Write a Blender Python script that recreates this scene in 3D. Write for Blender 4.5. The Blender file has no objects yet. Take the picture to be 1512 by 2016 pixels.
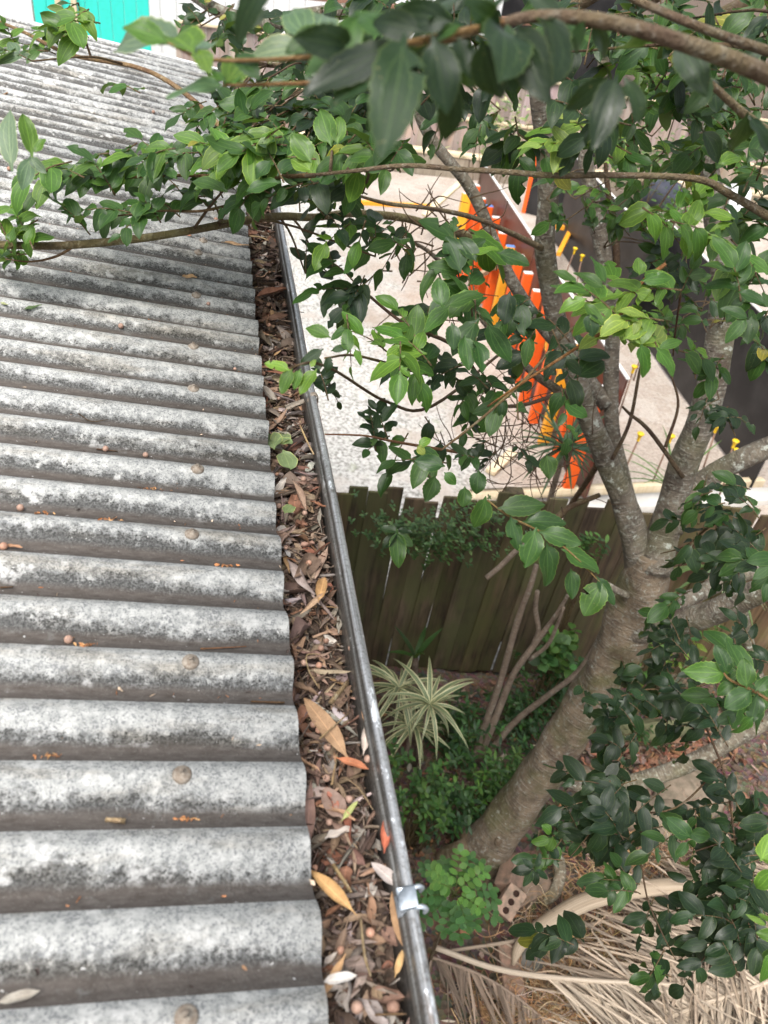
import bpy, math, random
import numpy as np
from mathutils import Vector, Matrix

random.seed(7)
rng = np.random.default_rng(11)
SC = bpy.context.scene
COL = SC.collection

# ------------------------------------------------------------------ camera
FPX = 1589.0                      # focal length in pixels of the 1512 x 2016 frame
CAM = np.array([-0.08827, -0.27833, 0.76739])
RW = np.array([[0.97882, 0.01246, -0.20436],
               [-0.16549, 0.63586, -0.75385],
               [0.12055, 0.77170, 0.62446]])
cd = bpy.data.cameras.new('camera')
cd.sensor_fit = 'VERTICAL'; cd.sensor_height = 36.0
cd.lens = FPX / 2016 * 36.0
cd.clip_start = 0.02; cd.clip_end = 400
cd.dof.use_dof = True; cd.dof.focus_distance = 1.55; cd.dof.aperture_fstop = 6.4
cam = bpy.data.objects.new('camera', cd); COL.objects.link(cam)
mw = Matrix.Identity(4)
for i in range(3):
    for j in range(3): mw[i][j] = RW[i, j]
    mw[i][3] = CAM[i]
cam.matrix_world = mw
SC.camera = cam

# ------------------------------------------------------------------ sky, sun, exposure
SUN_EL, SUN_AZ = math.radians(62), math.radians(215)
w = bpy.data.worlds.new('World'); SC.world = w; w.use_nodes = True
nt = w.node_tree; bg = nt.nodes['Background']
sky = nt.nodes.new('ShaderNodeTexSky'); sky.sky_type = 'NISHITA'; sky.sun_disc = False
sky.sun_elevation = SUN_EL; sky.sun_rotation = SUN_AZ
sky.air_density = 1.0; sky.dust_density = 6.0; sky.ozone_density = 1.0
hs = nt.nodes.new('ShaderNodeHueSaturation'); hs.inputs['Saturation'].default_value = 0.35   # overcast: a whiter sky
nt.links.new(sky.outputs[0], hs.inputs['Color']); nt.links.new(hs.outputs[0], bg.inputs['Color'])
bg.inputs['Strength'].default_value = 0.15
sl = bpy.data.lights.new('sun', 'SUN'); sl.energy = 1.2; sl.angle = math.radians(25); sl.color = (1, .96, .9)
so = bpy.data.objects.new('sun', sl); COL.objects.link(so)
sd = Vector((math.sin(SUN_AZ) * math.cos(SUN_EL), math.cos(SUN_AZ) * math.cos(SUN_EL), math.sin(SUN_EL)))
so.rotation_euler = sd.to_track_quat('Z', 'Y').to_euler()
SC.view_settings.view_transform = 'Standard'; SC.view_settings.look = 'None'
SC.view_settings.gamma = 1.0; SC.view_settings.exposure = 1.0

# ------------------------------------------------------------------ where things stand
GZ = -3.2                                     # garden level below the eave
TH = math.radians(8)                          # roof pitch
RU = np.array([math.cos(TH), 0, -math.sin(TH)]); RN = np.array([math.sin(TH), 0, math.cos(TH)])
PITCH = 0.075

def ray(x, y): return RW @ np.array([(x - 756) / FPX, -(y - 1008) / FPX, -1.0])
def at(x, y, d): return CAM + ray(x, y) * d
def onz(x, y, z):
    v = ray(x, y); return CAM + v * ((z - CAM[2]) / v[2])
def crest_h(y): return 0.0075 * math.cos(2 * math.pi * (y / PITCH + 0.27))
def roofp(u, y, h=0.0): return RU * u + np.array([0, y, 0]) + RN * (crest_h(y) + h)
def onroof(x, y, h=0.0):
    v = ray(x, y); t = -(CAM @ RN) / (v @ RN); P = CAM + v * t
    return roofp(float(P @ RU), float(P[1]), h)
def nrm(v): v = np.asarray(v, float); return v / max(1e-9, np.linalg.norm(v))

# ------------------------------------------------------------------ mesh builder
class MB:
    def __init__(s): s.v = []; s.f = []; s.uv = []; s.c = []; s.n = 0
    def add(s, verts, faces, uvs=None, col=(1, 1, 1)):
        verts = np.asarray(verts, float).reshape(-1, 3)
        k = len(verts); s.v.append(verts)
        for f in faces: s.f.append(tuple(i + s.n for i in f))
        s.uv.append(np.zeros((k, 2)) if uvs is None else np.asarray(uvs, float))
        c = np.asarray(col, float)
        s.c.append(np.tile(c, (k, 1)) if c.ndim == 1 else c)
        s.n += k
    def build(s, name, mat, parent=None, smooth=True):
        me = bpy.data.meshes.new(name)
        V = np.concatenate(s.v) if s.v else np.zeros((0, 3))
        me.from_pydata(V.tolist(), [], s.f)
        li = np.zeros(len(me.loops), dtype=np.int32); me.loops.foreach_get('vertex_index', li)
        if len(li):
            UV = np.concatenate(s.uv); C = np.concatenate(s.c)
            ul = me.uv_layers.new(name='UVMap'); ul.data.foreach_set('uv', UV[li].astype(np.float32).ravel())
            ca = me.color_attributes.new('tone', 'FLOAT_COLOR', 'POINT')
            ca.data.foreach_set('color', np.concatenate([C, np.ones((len(C), 1))], 1).astype(np.float32).ravel())
        me.materials.append(mat)
        if smooth: me.polygons.foreach_set('use_smooth', np.ones(len(me.polygons), dtype=bool))
        me.update()
        o = bpy.data.objects.new(name, me); COL.objects.link(o)
        if parent is not None:
            o.parent = parent
            o.matrix_parent_inverse = Matrix.Translation(parent.location).inverted() if parent.type == 'EMPTY' else Matrix.Identity(4)
        return o

def box(mb, c, sx, sy, sz, ax=None, col=(1, 1, 1), bev=0.0):
    """a box centred at c with half sizes along the axes ax (rows); bev chamfers its edges"""
    A = np.eye(3) if ax is None else np.asarray(ax, float)
    c = np.asarray(c, float)
    if bev <= 0:
        P = [c + A[0] * sx * i + A[1] * sy * j + A[2] * sz * k for i in (-1, 1) for j in (-1, 1) for k in (-1, 1)]
        F = [(0, 1, 3, 2), (4, 6, 7, 5), (0, 4, 5, 1), (2, 3, 7, 6), (0, 2, 6, 4), (1, 5, 7, 3)]
        mb.add(P, F, [(P_[0], P_[1]) for P_ in P], col); return
    b = min(bev, sx * .45, sy * .45, sz * .45)
    P = []; idx = {}
    for i in (-1, 1):
        for j in (-1, 1):
            for k in (-1, 1):
                for m in range(3):
                    s = np.array([sx * i, sy * j, sz * k]); d = np.array([i, j, k], float) * b
                    d[m] = 0
                    idx[(i, j, k, m)] = len(P); q = s - d; P.append(c + A[0] * q[0] + A[1] * q[1] + A[2] * q[2])
    F = []
    for m in range(3):
        o = [x for x in range(3) if x != m]
        for sgn in (-1, 1):
            cyc = []
            for a, b2 in ((-1, -1), (1, -1), (1, 1), (-1, 1)):
                t = [0, 0, 0]; t[m] = sgn; t[o[0]] = a; t[o[1]] = b2
                cyc.append(idx[(t[0], t[1], t[2], m)])
            F.append(tuple(cyc))
    for m in range(3):
        o = [x for x in range(3) if x != m]
        for a in (-1, 1):
            for b2 in (-1, 1):
                t1 = [0, 0, 0]; t1[o[0]] = a; t1[o[1]] = b2; t2 = list(t1); t1[m] = -1; t2[m] = 1
                F.append((idx[(*t1, o[0])], idx[(*t2, o[0])], idx[(*t2, o[1])], idx[(*t1, o[1])]))
    for i in (-1, 1):
        for j in (-1, 1):
            for k in (-1, 1): F.append((idx[(i, j, k, 0)], idx[(i, j, k, 1)], idx[(i, j, k, 2)]))
    mb.add(P, F, [(p[0], p[1]) for p in P], col)

def catmull(P, n):
    P = [np.asarray(p, float) for p in P]
    if len(P) < 3: return np.array([P[0] + (P[-1] - P[0]) * t for t in np.linspace(0, 1, max(2, n))])
    Q = [2 * P[0] - P[1]] + P + [2 * P[-1] - P[-2]]
    out = []
    for i in range(1, len(Q) - 2):
        for t in np.linspace(0, 1, n, endpoint=False):
            a, b, c, d = Q[i - 1], Q[i], Q[i + 1], Q[i + 2]
            out.append(.5 * ((2 * b) + (c - a) * t + (2 * a - 5 * b + 4 * c - d) * t * t + (-a + 3 * b - 3 * c + d) * t ** 3))
    out.append(P[-1]); return np.array(out)

def tube(mb, pts, radii, sides=8, n=4, col=(1, 1, 1), rough=0.0, cap=True):
    """a smooth tapering tube through pts; UV = (around, metres along)"""
    C = catmull(pts, n)
    R = np.interp(np.linspace(0, 1, len(C)), np.linspace(0, 1, len(radii)), radii)
    T = np.gradient(C, axis=0); T /= np.linalg.norm(T, axis=1)[:, None] + 1e-12
    a = np.array([0, 0, 1.0]) if abs(T[0][2]) < .9 else np.array([1.0, 0, 0])
    N = nrm(np.cross(T[0], a)); V = []; UV = []; L = 0.0
    ph = random.random() * 9
    for i in range(len(C)):
        N = nrm(N - T[i] * (N @ T[i])); B = np.cross(T[i], N)
        if i: L += np.linalg.norm(C[i] - C[i - 1])
        for s in range(sides):
            an = 2 * math.pi * s / sides; r = R[i]
            if rough: r *= 1 + rough * (math.sin(3 * an + ph + L * 9) * .5 + math.sin(L * 23 + 2 * an + ph) * .5)
            V.append(C[i] + (N * math.cos(an) + B * math.sin(an)) * r); UV.append((s / sides, L))
    F = [(i * sides + s, i * sides + (s + 1) % sides, (i + 1) * sides + (s + 1) % sides, (i + 1) * sides + s)
         for i in range(len(C) - 1) for s in range(sides)]
    if cap: F += [tuple(range(sides))[::-1], tuple((len(C) - 1) * sides + s for s in range(sides))]
    mb.add(V, F, UV, col)
    return C, R

PROF = {
    'ovate': lambda v: (v ** .46) * ((1 - v) ** .74) * 1.815 * (1 - .10 * max(0, (v - .72) / .28)),
    'round': lambda v: (v ** .5) * ((1 - v) ** .5) * 2.0,
    'lance': lambda v: (v ** .75) * ((1 - v) ** .95) * 3.25,
    'strap': lambda v: min(1, v * 6 + .35) * min(1, (1 - v) * 2.2) ** .8,
}
def leaf(mb, base, d, n, L, W, tone, prof='ovate', curl=.1, fold=.25, nu=4, nv=6, pet=.13, wave=.0, bite=0.0, twist=0.0, roll=0.0, serr=0.0):
    d = nrm(d); n = np.asarray(n, float); n = nrm(n - d * (n @ d)); s = np.cross(d, n)
    V = []; UV = []; f = PROF[prof]; ph = random.random() * 6
    rows = [(-pet, None)] if pet > 0 else []
    rows += [(k / nv, k / nv) for k in range(nv + 1)]
    bites = set()
    if bite and random.random() < bite:
        for _ in range(random.randint(1, 2)): bites.add((random.randint(2, nv - 2), random.choice((0, nu))))
    for t, v in rows:
        hw = .012 * L if v is None else max(.012 * L if v < .99 else 0.0004, f(min(max(v, .0), 1)) * W / 2)
        if v == 0: hw = max(.02 * L, .08 * W)
        if serr and v is not None and .1 < v < .97: hw *= 1 + serr * (1 if round(v * nv) % 2 else -1) * random.uniform(.5, 1.2)
        vv = max(0, t)
        cu = curl * L * vv * vv
        base_c = base + d * (L * t - abs(cu) * .3 * vv) - n * cu
        tw = twist * vv
        sx = s * math.cos(tw) + n * math.sin(tw); nx = n * math.cos(tw) - s * math.sin(tw)
        for k in range(nu + 1):
            u = -1 + 2 * k / nu
            uu = u
            if v is not None and bites and (round(v * nv), k) in bites: uu = u * .35
            if roll:
                a = roll * u; q = sx * (math.sin(a) / roll) * hw + nx * ((1 - math.cos(a)) / roll) * hw
                p = base_c + q
            else:
                p = base_c + sx * (uu * hw) + nx * (fold * abs(uu) * hw)
            if wave: p = p + nx * (wave * W * math.sin(vv * 9 + ph + u) * abs(u))
            V.append(p); UV.append((.5 + .5 * uu, vv if v is not None else 0.0))
    nr = len(rows); m = nu + 1
    F = [(i * m + k, i * m + k + 1, (i + 1) * m + k + 1, (i + 1) * m + k) for i in range(nr - 1) for k in range(nu)]
    mb.add(V, F, UV, tone)

# ------------------------------------------------------------------ materials
def mat(name):
    m = bpy.data.materials.new(name); m.use_nodes = True
    nt = m.node_tree; b = nt.nodes['Principled BSDF']
    return m, nt, b
class N:
    """short hand for node graphs"""
    def __init__(s, nt): s.nt = nt
    def new(s, t, **kw):
        n = s.nt.nodes.new(t)
        for k, v in kw.items(): setattr(n, k, v)
        return n
    def put(s, sock, v):
        if isinstance(v, bpy.types.NodeSocket): s.nt.links.new(v, sock)
        else: sock.default_value = v
    def math(s, op, a, b=0.0, c=None):
        n = s.new('ShaderNodeMath', operation=op); s.put(n.inputs[0], a); s.put(n.inputs[1], b)
        if c is not None: s.put(n.inputs[2], c)
        return n.outputs[0]
    def noise(s, co, scale, detail=3, rough=.55, dist=0):
        n = s.new('ShaderNodeTexNoise'); s.put(n.inputs['Vector'], co); n.inputs['Scale'].default_value = scale
        n.inputs['Detail'].default_value = detail; n.inputs['Roughness'].default_value = rough; n.inputs['Distortion'].default_value = dist
        return n.outputs['Fac']
    def ramp(s, f, lo, hi, a=0.0, b=1.0):
        n = s.new('ShaderNodeMapRange'); s.put(n.inputs[0], f); s.put(n.inputs[1], lo); s.put(n.inputs[2], hi)
        s.put(n.inputs[3], a); s.put(n.inputs[4], b); return n.outputs[0]
    def mix(s, f, a, b, mode='MIX'):
        n = s.new('ShaderNodeMix', data_type='RGBA', blend_type=mode)
        s.put(n.inputs[0], f)
        for k, v in ((6, a), (7, b)):
            if isinstance(v, tuple) and len(v) == 3: v = (*v, 1)
            s.put(n.inputs[k], v)
        return n.outputs[2]
    def bump(s, h, strength, dist, b):
        n = s.new('ShaderNodeBump'); n.inputs['Strength'].default_value = strength; n.inputs['Distance'].default_value = dist
        s.put(n.inputs['Height'], h); s.nt.links.new(n.outputs[0], b.inputs['Normal'])
    def obj(s): return s.new('ShaderNodeTexCoord').outputs['Object']
    def uv(s): return s.new('ShaderNodeTexCoord').outputs['UV']
    def tone(s): return s.new('ShaderNodeAttribute', attribute_name='tone').outputs['Color']
    def scale(s, co, v):
        n = s.new('ShaderNodeMapping'); s.put(n.inputs[0], co); n.inputs['Scale'].default_value = v; return n.outputs[0]
    def xyz(s, co):
        n = s.new('ShaderNodeSeparateXYZ'); s.put(n.inputs[0], co); return n.outputs

def m_leaf(name, gloss=.40, trans=.28, back=(.15, .21, .05), vein=1.0, spec=.36):
    m, nt, b = mat(name); g = N(nt)
    x = g.xyz(g.uv()); u = g.math('ABSOLUTE', g.math('SUBTRACT', g.math('MULTIPLY', x[0], 2.0), 1.0)); v = x[1]
    arc = g.math('SINE', g.math('MULTIPLY', v, math.pi * .93))
    d1 = u
    d2 = g.math('ABSOLUTE', g.math('SUBTRACT', u, g.math('MULTIPLY', arc, .52)))
    mid = g.ramp(d1, .015, .06, 1, 0); lat = g.ramp(d2, .01, .06, 1, 0)
    lat = g.math('MULTIPLY', lat, g.ramp(v, .55, .85, .8, 0))
    rib = g.math('FRACT', g.math('MULTIPLY', g.math('SUBTRACT', v, g.math('MULTIPLY', u, .22)), 7.0))
    rib = g.math('ABSOLUTE', g.math('SUBTRACT', rib, .5)); ribl = g.ramp(rib, .43, .5, 0, .35)
    vn = g.math('MINIMUM', g.math('ADD', g.math('ADD', mid, lat), ribl), 1.0)
    t = g.tone()
    no = g.noise(g.obj(), 60, 2)
    c = g.mix(g.ramp(no, .3, .7, 0, .35), t, g.mix(1.0, t, (.55, .6, .5), 'MULTIPLY'))
    sp = g.noise(g.obj(), 300, 1)
    c = g.mix(g.ramp(sp, .72, .78, 0, .5), c, (.22, .2, .09))
    lt = g.mix(.06, g.mix(1.0, t, (2.6, 2.3, 1.9), 'MULTIPLY'), (.3, .36, .12))
    c = g.mix(g.math('MULTIPLY', vn, .55 * vein), c, lt)
    edge = g.ramp(u, .90, .985, 0, .75)
    c = g.mix(edge, c, g.mix(.08, g.mix(1.0, t, (3.2, 2.5, 1.8), 'MULTIPLY'), (.34, .36, .10)))
    geo = g.new('ShaderNodeNewGeometry')
    c2 = g.mix(geo.outputs['Backfacing'], c, g.mix(.55, t, back))
    g.put(b.inputs['Base Color'], c2)
    g.put(b.inputs['Roughness'], g.math('ADD', g.ramp(g.noise(g.obj(), 35, 3), .35, .65, gloss - .08, gloss + .16), g.math('MULTIPLY', geo.outputs['Backfacing'], .2)))
    b.inputs['Specular IOR Level'].default_value = spec
    g.bump(g.math('ADD', vn, g.math('MULTIPLY', no, .6)), .25, .001, b)
    tr = g.new('ShaderNodeBsdfTranslucent'); g.put(tr.inputs['Color'], g.mix(.5, g.mix(1.0, c, (2.0, 2.1, 1.2), 'MULTIPLY'), (.12, .2, .02)))
    ms = g.new('ShaderNodeMixShader'); ms.inputs[0].default_value = trans
    nt.links.new(b.outputs[0], ms.inputs[1]); nt.links.new(tr.outputs[0], ms.inputs[2])
    nt.links.new(ms.outputs[0], nt.nodes['Material Output'].inputs['Surface'])
    return m
M_LEAF = m_leaf('tree_leaf')
M_LEAFS = m_leaf('small_leaf', gloss=.42, trans=.2, vein=.6)

def m_dead(name):
    m, nt, b = mat(name); g = N(nt)
    x = g.xyz(g.uv()); u = g.math('ABSOLUTE', g.math('SUBTRACT', g.math('MULTIPLY', x[0], 2.0), 1.0))
    t = g.tone(); o = g.obj()
    c = g.mix(g.ramp(g.noise(o, 90, 3), .35, .7, 0, .6), t, g.mix(1.0, t, (.5, .45, .42), 'MULTIPLY'))
    c = g.mix(g.ramp(g.noise(o, 700, 1), .66, .72, 0, .7), c, g.mix(1.0, t, (.25, .2, .18), 'MULTIPLY'))
    rib = g.math('FRACT', g.math('MULTIPLY', g.math('SUBTRACT', x[1], g.math('MULTIPLY', u, .3)), 9.0))
    rl = g.ramp(g.math('ABSOLUTE', g.math('SUBTRACT', rib, .5)), .42, .5, 0, .3)
    vn = g.math('MAXIMUM', g.ramp(u, .02, .08, .6, 0), rl)
    c = g.mix(vn, c, g.mix(1.0, t, (1.5, 1.4, 1.3), 'MULTIPLY'))
    g.put(b.inputs['Base Color'], c); b.inputs['Roughness'].default_value = .75; b.inputs['Specular IOR Level'].default_value = .25
    g.bump(g.noise(o, 160, 3), .5, .002, b)
    return m
M_DEAD = m_dead('dead_leaf')

def m_bark(name, c1, c2, lich=(.33, .34, .29), la=.5, ring=1.0, moss=0.0):
    m, nt, b = mat(name); g = N(nt); o = g.obj(); t = g.tone()
    n1 = g.noise(o, 14, 5, .6); n2 = g.noise(o, 60, 4, .6); n3 = g.noise(o, 5, 3)
    c = g.mix(g.ramp(n1, .35, .65), c1, c2)
    c = g.mix(g.ramp(n2, .52, .72, 0, la), c, lich)
    ru = g.scale(g.uv(), (5, 120, 1)); rn = g.noise(ru, 1.0, 2, .5, .0)
    c = g.mix(g.ramp(rn, .60, .66, 0, .42 * ring), c, (.40, .37, .31))
    c = g.mix(g.ramp(rn, .40, .32, 0, .6 * ring), c, (.05, .042, .035))
    c = g.mix(g.ramp(n3, .5, .65, 0, moss), c, (.09, .10, .03))
    c = g.mix(g.ramp(g.noise(o, 26, 5, .7), .60, .66, 0, la), c, (.46, .49, .43))
    c = g.mix(g.ramp(g.noise(o, 7, 4, .6), .56, .68, 0, .5), c, (.085, .055, .04))
    c = g.mix(1.0, c, t, 'MULTIPLY')
    g.put(b.inputs['Base Color'], c); b.inputs['Roughness'].default_value = .85; b.inputs['Specular IOR Level'].default_value = .2
    g.bump(g.math('ADD', g.math('MULTIPLY', rn, .45), g.math('ADD', g.math('MULTIPLY', g.noise(o, 150, 4, .7), .6), g.math('ADD', n2, n1))), .9, .010, b)
    return m
M_BARK = m_bark('tree_bark', (.22, .17, .118), (.115, .09, .064), la=.55, moss=.5)
M_LIMB = m_bark('limb_bark', (.185, .158, .122), (.085, .072, .058), la=.75, moss=.3)
M_TWIG = m_bark('twig_bark', (.16, .13, .07), (.11, .075, .05), la=.2, ring=.6)
M_STEM = m_bark('pale_stem_bark', (.24, .185, .14), (.16, .12, .09), la=.25, ring=.7)

def m_simple(name, c1, c2, scale=8, rough=.7, spec=.4, metal=0.0, bump=.2, stretch=(1, 1, 1), detail=4, lo=.35, hi=.65, tonemul=False, bd=.004):
    m, nt, b = mat(name); g = N(nt); co = g.scale(g.obj(), stretch)
    n = g.noise(co, scale, detail, .6)
    c = g.mix(g.ramp(n, lo, hi), c1, c2)
    if tonemul: c = g.mix(1.0, c, g.tone(), 'MULTIPLY')
    g.put(b.inputs['Base Color'], c); b.inputs['Roughness'].default_value = rough; b.inputs['Specular IOR Level'].default_value = spec
    b.inputs['Metallic'].default_value = metal
    if bump: g.bump(n, bump, bd, b)
    return m

def m_roof():
    m, nt, b = mat('weathered_fibre_cement'); g = N(nt); o = g.obj()
    x = g.xyz(o)
    big = g.math('ADD', g.math('MULTIPLY', g.noise(o, 4.5, 5, .6), .55), g.math('MULTIPLY', g.noise(o, 12, 5, .65), .45)); wn = g.new('ShaderNodeTexWhiteNoise', noise_dimensions='1D'); g.put(wn.inputs['W'], g.math('FLOOR', g.math('DIVIDE', x[1], -PITCH)))
    rid = g.math('SUBTRACT', wn.outputs[0], .5); stain = g.noise(g.scale(o, (1.5, 9, 1)), 3, 5, .65)
    wob = g.math('MULTIPLY', g.math('SUBTRACT', g.noise(g.scale(o, (1, .6, 1)), 30, 6, .7), .5), .30)
    ph = g.math('MULTIPLY', g.math('DIVIDE', x[1], PITCH), -1.0)
    t = g.math('FRACT', ph)                                              # 0 at the far foot of a ridge, rain-washed top, lichen flank, silted trough
    tw = g.math('ADD', t, wob); ts = g.math('ADD', t, g.math('MULTIPLY', wob, .22))
    fine = g.noise(o, 330, 3, .75); mid = g.noise(o, 100, 5, .75); md2 = g.noise(o, 38, 4, .65)
    speck = g.math('ADD', g.math('MULTIPLY', fine, .5), g.math('MULTIPLY', mid, .5))
    pale = g.mix(g.ramp(mid, .38, .62), (.33, .34, .33), (.55, .555, .535))
    pale = g.mix(g.ramp(md2, .56, .66, 0, .8), pale, (.66, .66, .635))
    pale = g.mix(g.ramp(g.math('ADD', fine, g.math('MULTIPLY', g.math('SUBTRACT', md2, .5), -.35)), .52, .60, 0, .8), pale, (.17, .178, .185))
    dark = g.mix(g.ramp(fine, .4, .6), (.062, .063, .061), (.16, .16, .155))
    th = g.math("ADD", g.ramp(tw, .26, .64, .27, .62), g.math('ADD', g.math('MULTIPLY', g.math('SUBTRACT', big, .5), .95), g.math('ADD', g.math('MULTIPLY', rid, .14), g.ramp(x[0], -.9, -.05, .10, -.03))))
    th = g.math('ADD', th, g.ramp(t, .0, .10, .13, 0))
    lich = g.ramp(g.math('SUBTRACT', th, speck), -.055, .085)
    c = g.mix(lich, pale, dark)
    c = g.mix(g.ramp(stain, .50, .66, 0, .7), c, g.mix(1.0, c, (.66, .60, .52), 'MULTIPLY')); c = g.mix(g.ramp(g.noise(o, 16, 5, .7), .60, .66, 0, .75), c, (.66, .66, .64))
    silt = g.mix(g.ramp(g.noise(g.scale(o, (1, 3, 1)), 60, 4), .3, .7), (.088, .074, .064), (.15, .132, .118))
    silt = g.mix(g.ramp(fine, .60, .68, 0, .45), silt, (.25, .23, .21))
    silt = g.mix(g.ramp(md2, .62, .70, 0, .5), silt, (.22, .22, .21))
    c = g.mix(g.math('MULTIPLY', g.ramp(g.math('ADD', ts, g.math('ADD', g.math('MULTIPLY', g.math('SUBTRACT', big, .5), .22), g.math('MULTIPLY', rid, .06))), .62, .73), g.ramp(stain, .28, .40, .72, .95)), c, silt)
    c = g.mix(g.ramp(g.noise(o, 190, 2), .72, .76), c, (.62, .62, .60))
    g.put(b.inputs['Base Color'], c); b.inputs['Roughness'].default_value = .92; b.inputs['Specular IOR Level'].default_value = .2
    g.bump(g.math('ADD', speck, g.math('MULTIPLY', lich, -.3)), .5, .0016, b)
    return m
M_ROOF = m_roof()

def m_galv():
    m, nt, b = mat('galvanised_steel'); g = N(nt); o = g.obj()
    st = g.noise(g.scale(o, (60, 1.3, 60)), 3, 4); sp = g.noise(o, 240, 3)
    c = g.mix(g.ramp(st, .35, .65), (.20, .20, .195), (.50, .51, .51))
    c = g.mix(g.ramp(sp, .5, .7, 0, .55), c, (.09, .085, .075))
    c = g.mix(g.ramp(g.noise(g.scale(o, (1, .45, 1)), 34, 5, .7), .60, .63, 0, .92), c, (.80, .82, .83)); c = g.mix(g.ramp(g.noise(o, 55, 5, .7), .55, .68, 0, .6), c, (.10, .085, .07))
    c = g.mix(g.ramp(g.noise(g.scale(o, (1, .25, 1)), 18, 6, .7), .58, .70, 0, .7), c, (.16, .105, .07))
    t = g.tone(); c = g.mix(1.0, c, t, 'MULTIPLY')
    g.put(b.inputs['Base Color'], c); b.inputs['Metallic'].default_value = .75
    g.put(b.inputs['Roughness'], g.ramp(sp, .3, .7, .30, .52)); g.bump(sp, .15, .001, b)
    return m
M_GALV = m_galv()
M_ZINC = m_simple('new_zinc', (.30, .35, .39), (.46, .51, .56), 90, .45, metal=.6, bump=.15, bd=.0006)
M_RUST = m_simple('rusty_washer', (.16, .125, .095), (.27, .24, .20), 200, .7, metal=.3, bump=.3, bd=.0006)
M_WALL = m_simple('house_wall_paint', (.55, .53, .48), (.62, .60, .56), 3, .8, bump=.1)

def m_wood(name, c1, c2, c3, streak=40, moss=None, tone=True):
    m, nt, b = mat(name); g = N(nt); o = g.obj()
    n = g.noise(g.scale(o, (1, 1, .06)), streak, 5, .65); n2 = g.noise(o, 3, 3); n3 = g.noise(g.scale(o, (1, 1, .25)), 12, 4)
    c = g.mix(g.ramp(n, .35, .65), c1, c2); c = g.mix(g.ramp(n3, .5, .7, 0, .7), c, c3)
    if moss: c = g.mix(g.ramp(g.math('ADD', g.math('MULTIPLY', n2, .6), g.math('MULTIPLY', g.noise(g.scale(o, (1, 1, .12)), 16, 4), .4)), .42, .56, 0, .8), c, moss)
    if tone: c = g.mix(1.0, c, g.tone(), 'MULTIPLY')
    g.put(b.inputs['Base Color'], c); b.inputs['Roughness'].default_value = .85; b.inputs['Specular IOR Level'].default_value = .2
    g.bump(n, .4, .004, b); return m
M_FENCE = m_wood('damp_paling_timber', (.098, .072, .046), (.036, .028, .020), (.14, .108, .072), moss=(.080, .083, .036))
M_FARF = m_wood('grey_paling_timber', (.40, .34, .30), (.30, .24, .21), (.36, .25, .19))
M_PALE = m_wood('pale_pine', (.62, .52, .36), (.52, .42, .28), (.66, .58, .44))
M_SLEEP = m_wood('sleeper_timber', (.30, .25, .19), (.2, .16, .12), (.34, .30, .24))
def m_flat(name, c, rough=.5, spec=.5, var=.12, scale=14, metal=0):
    return m_simple(name, c, tuple(k * (1 - var) for k in c), scale, rough, spec, metal=metal, bump=.05, tonemul=True)
M_ORANGE = m_simple('orange_beam_coating', (.84, .115, .010), (.62, .10, .018), 9, .6, bump=.1, tonemul=True, lo=.42, hi=.72)
M_YELLOW = m_flat('yellow_plastic', (.86, .55, .012), .45)
M_YBEAM = m_flat('yellow_orange_coating', (.80, .34, .02), .55)
M_PLYB = m_simple('brown_form_ply', (.075, .026, .018), (.11, .045, .032), 5, .4, bump=.05)
M_PLYK = m_simple('black_form_ply', (.011, .0108, .012), (.040, .038, .038), 3.2, .48, bump=.05, detail=8, lo=.42, hi=.78)
M_PLYE = m_flat('ply_edge_white', (.72, .71, .68), .7)
M_BLUE = m_flat('blue_end_paint', (.12, .26, .62), .6)
M_BLACKT = m_flat('black_print_and_gap', (.02, .02, .02), .6)
M_STEELROD = m_flat('rusted_rod', (.22, .13, .09), .7)
M_WHITE = m_flat('white_paint', (.78, .79, .79), .6, var=.05)
M_TEAL = m_flat('teal_paint', (.03, .62, .52), .55, var=.1)
M_TARP = m_flat('navy_tarp', (.05, .055, .08), .6)
M_SEED = m_simple('seed_skin', (.36, .235, .175), (.24, .15, .115), 220, .55, bump=.2, bd=.0006, tonemul=True)
M_BRICK = m_simple('garden_brick', (.34, .175, .12), (.13, .085, .06), 28, .9, bump=.6, tonemul=True, detail=8, lo=.38, hi=.72)
M_STONE = m_simple('garden_stone', (.17, .16, .14), (.10, .10, .085), 18, .9, bump=.6, bd=.02, tonemul=True)
def m_frond():
    m, nt, b = mat('dry_palm'); g = N(nt); t = g.tone(); o = g.obj()
    x = g.xyz(g.uv())
    st = g.noise(g.scale(g.uv(), (14, .6, 1)), 3, 3)
    c = g.mix(g.ramp(st, .35, .65), t, g.mix(1.0, t, (.62, .58, .52), 'MULTIPLY'))
    c = g.mix(g.ramp(g.noise(o, 25, 4), .6, .7, 0, .5), c, (.16, .12, .09))
    g.put(b.inputs['Base Color'], c); b.inputs['Roughness'].default_value = .7
    g.bump(st, .4, .003, b); return m
M_FROND = m_frond()

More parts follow.
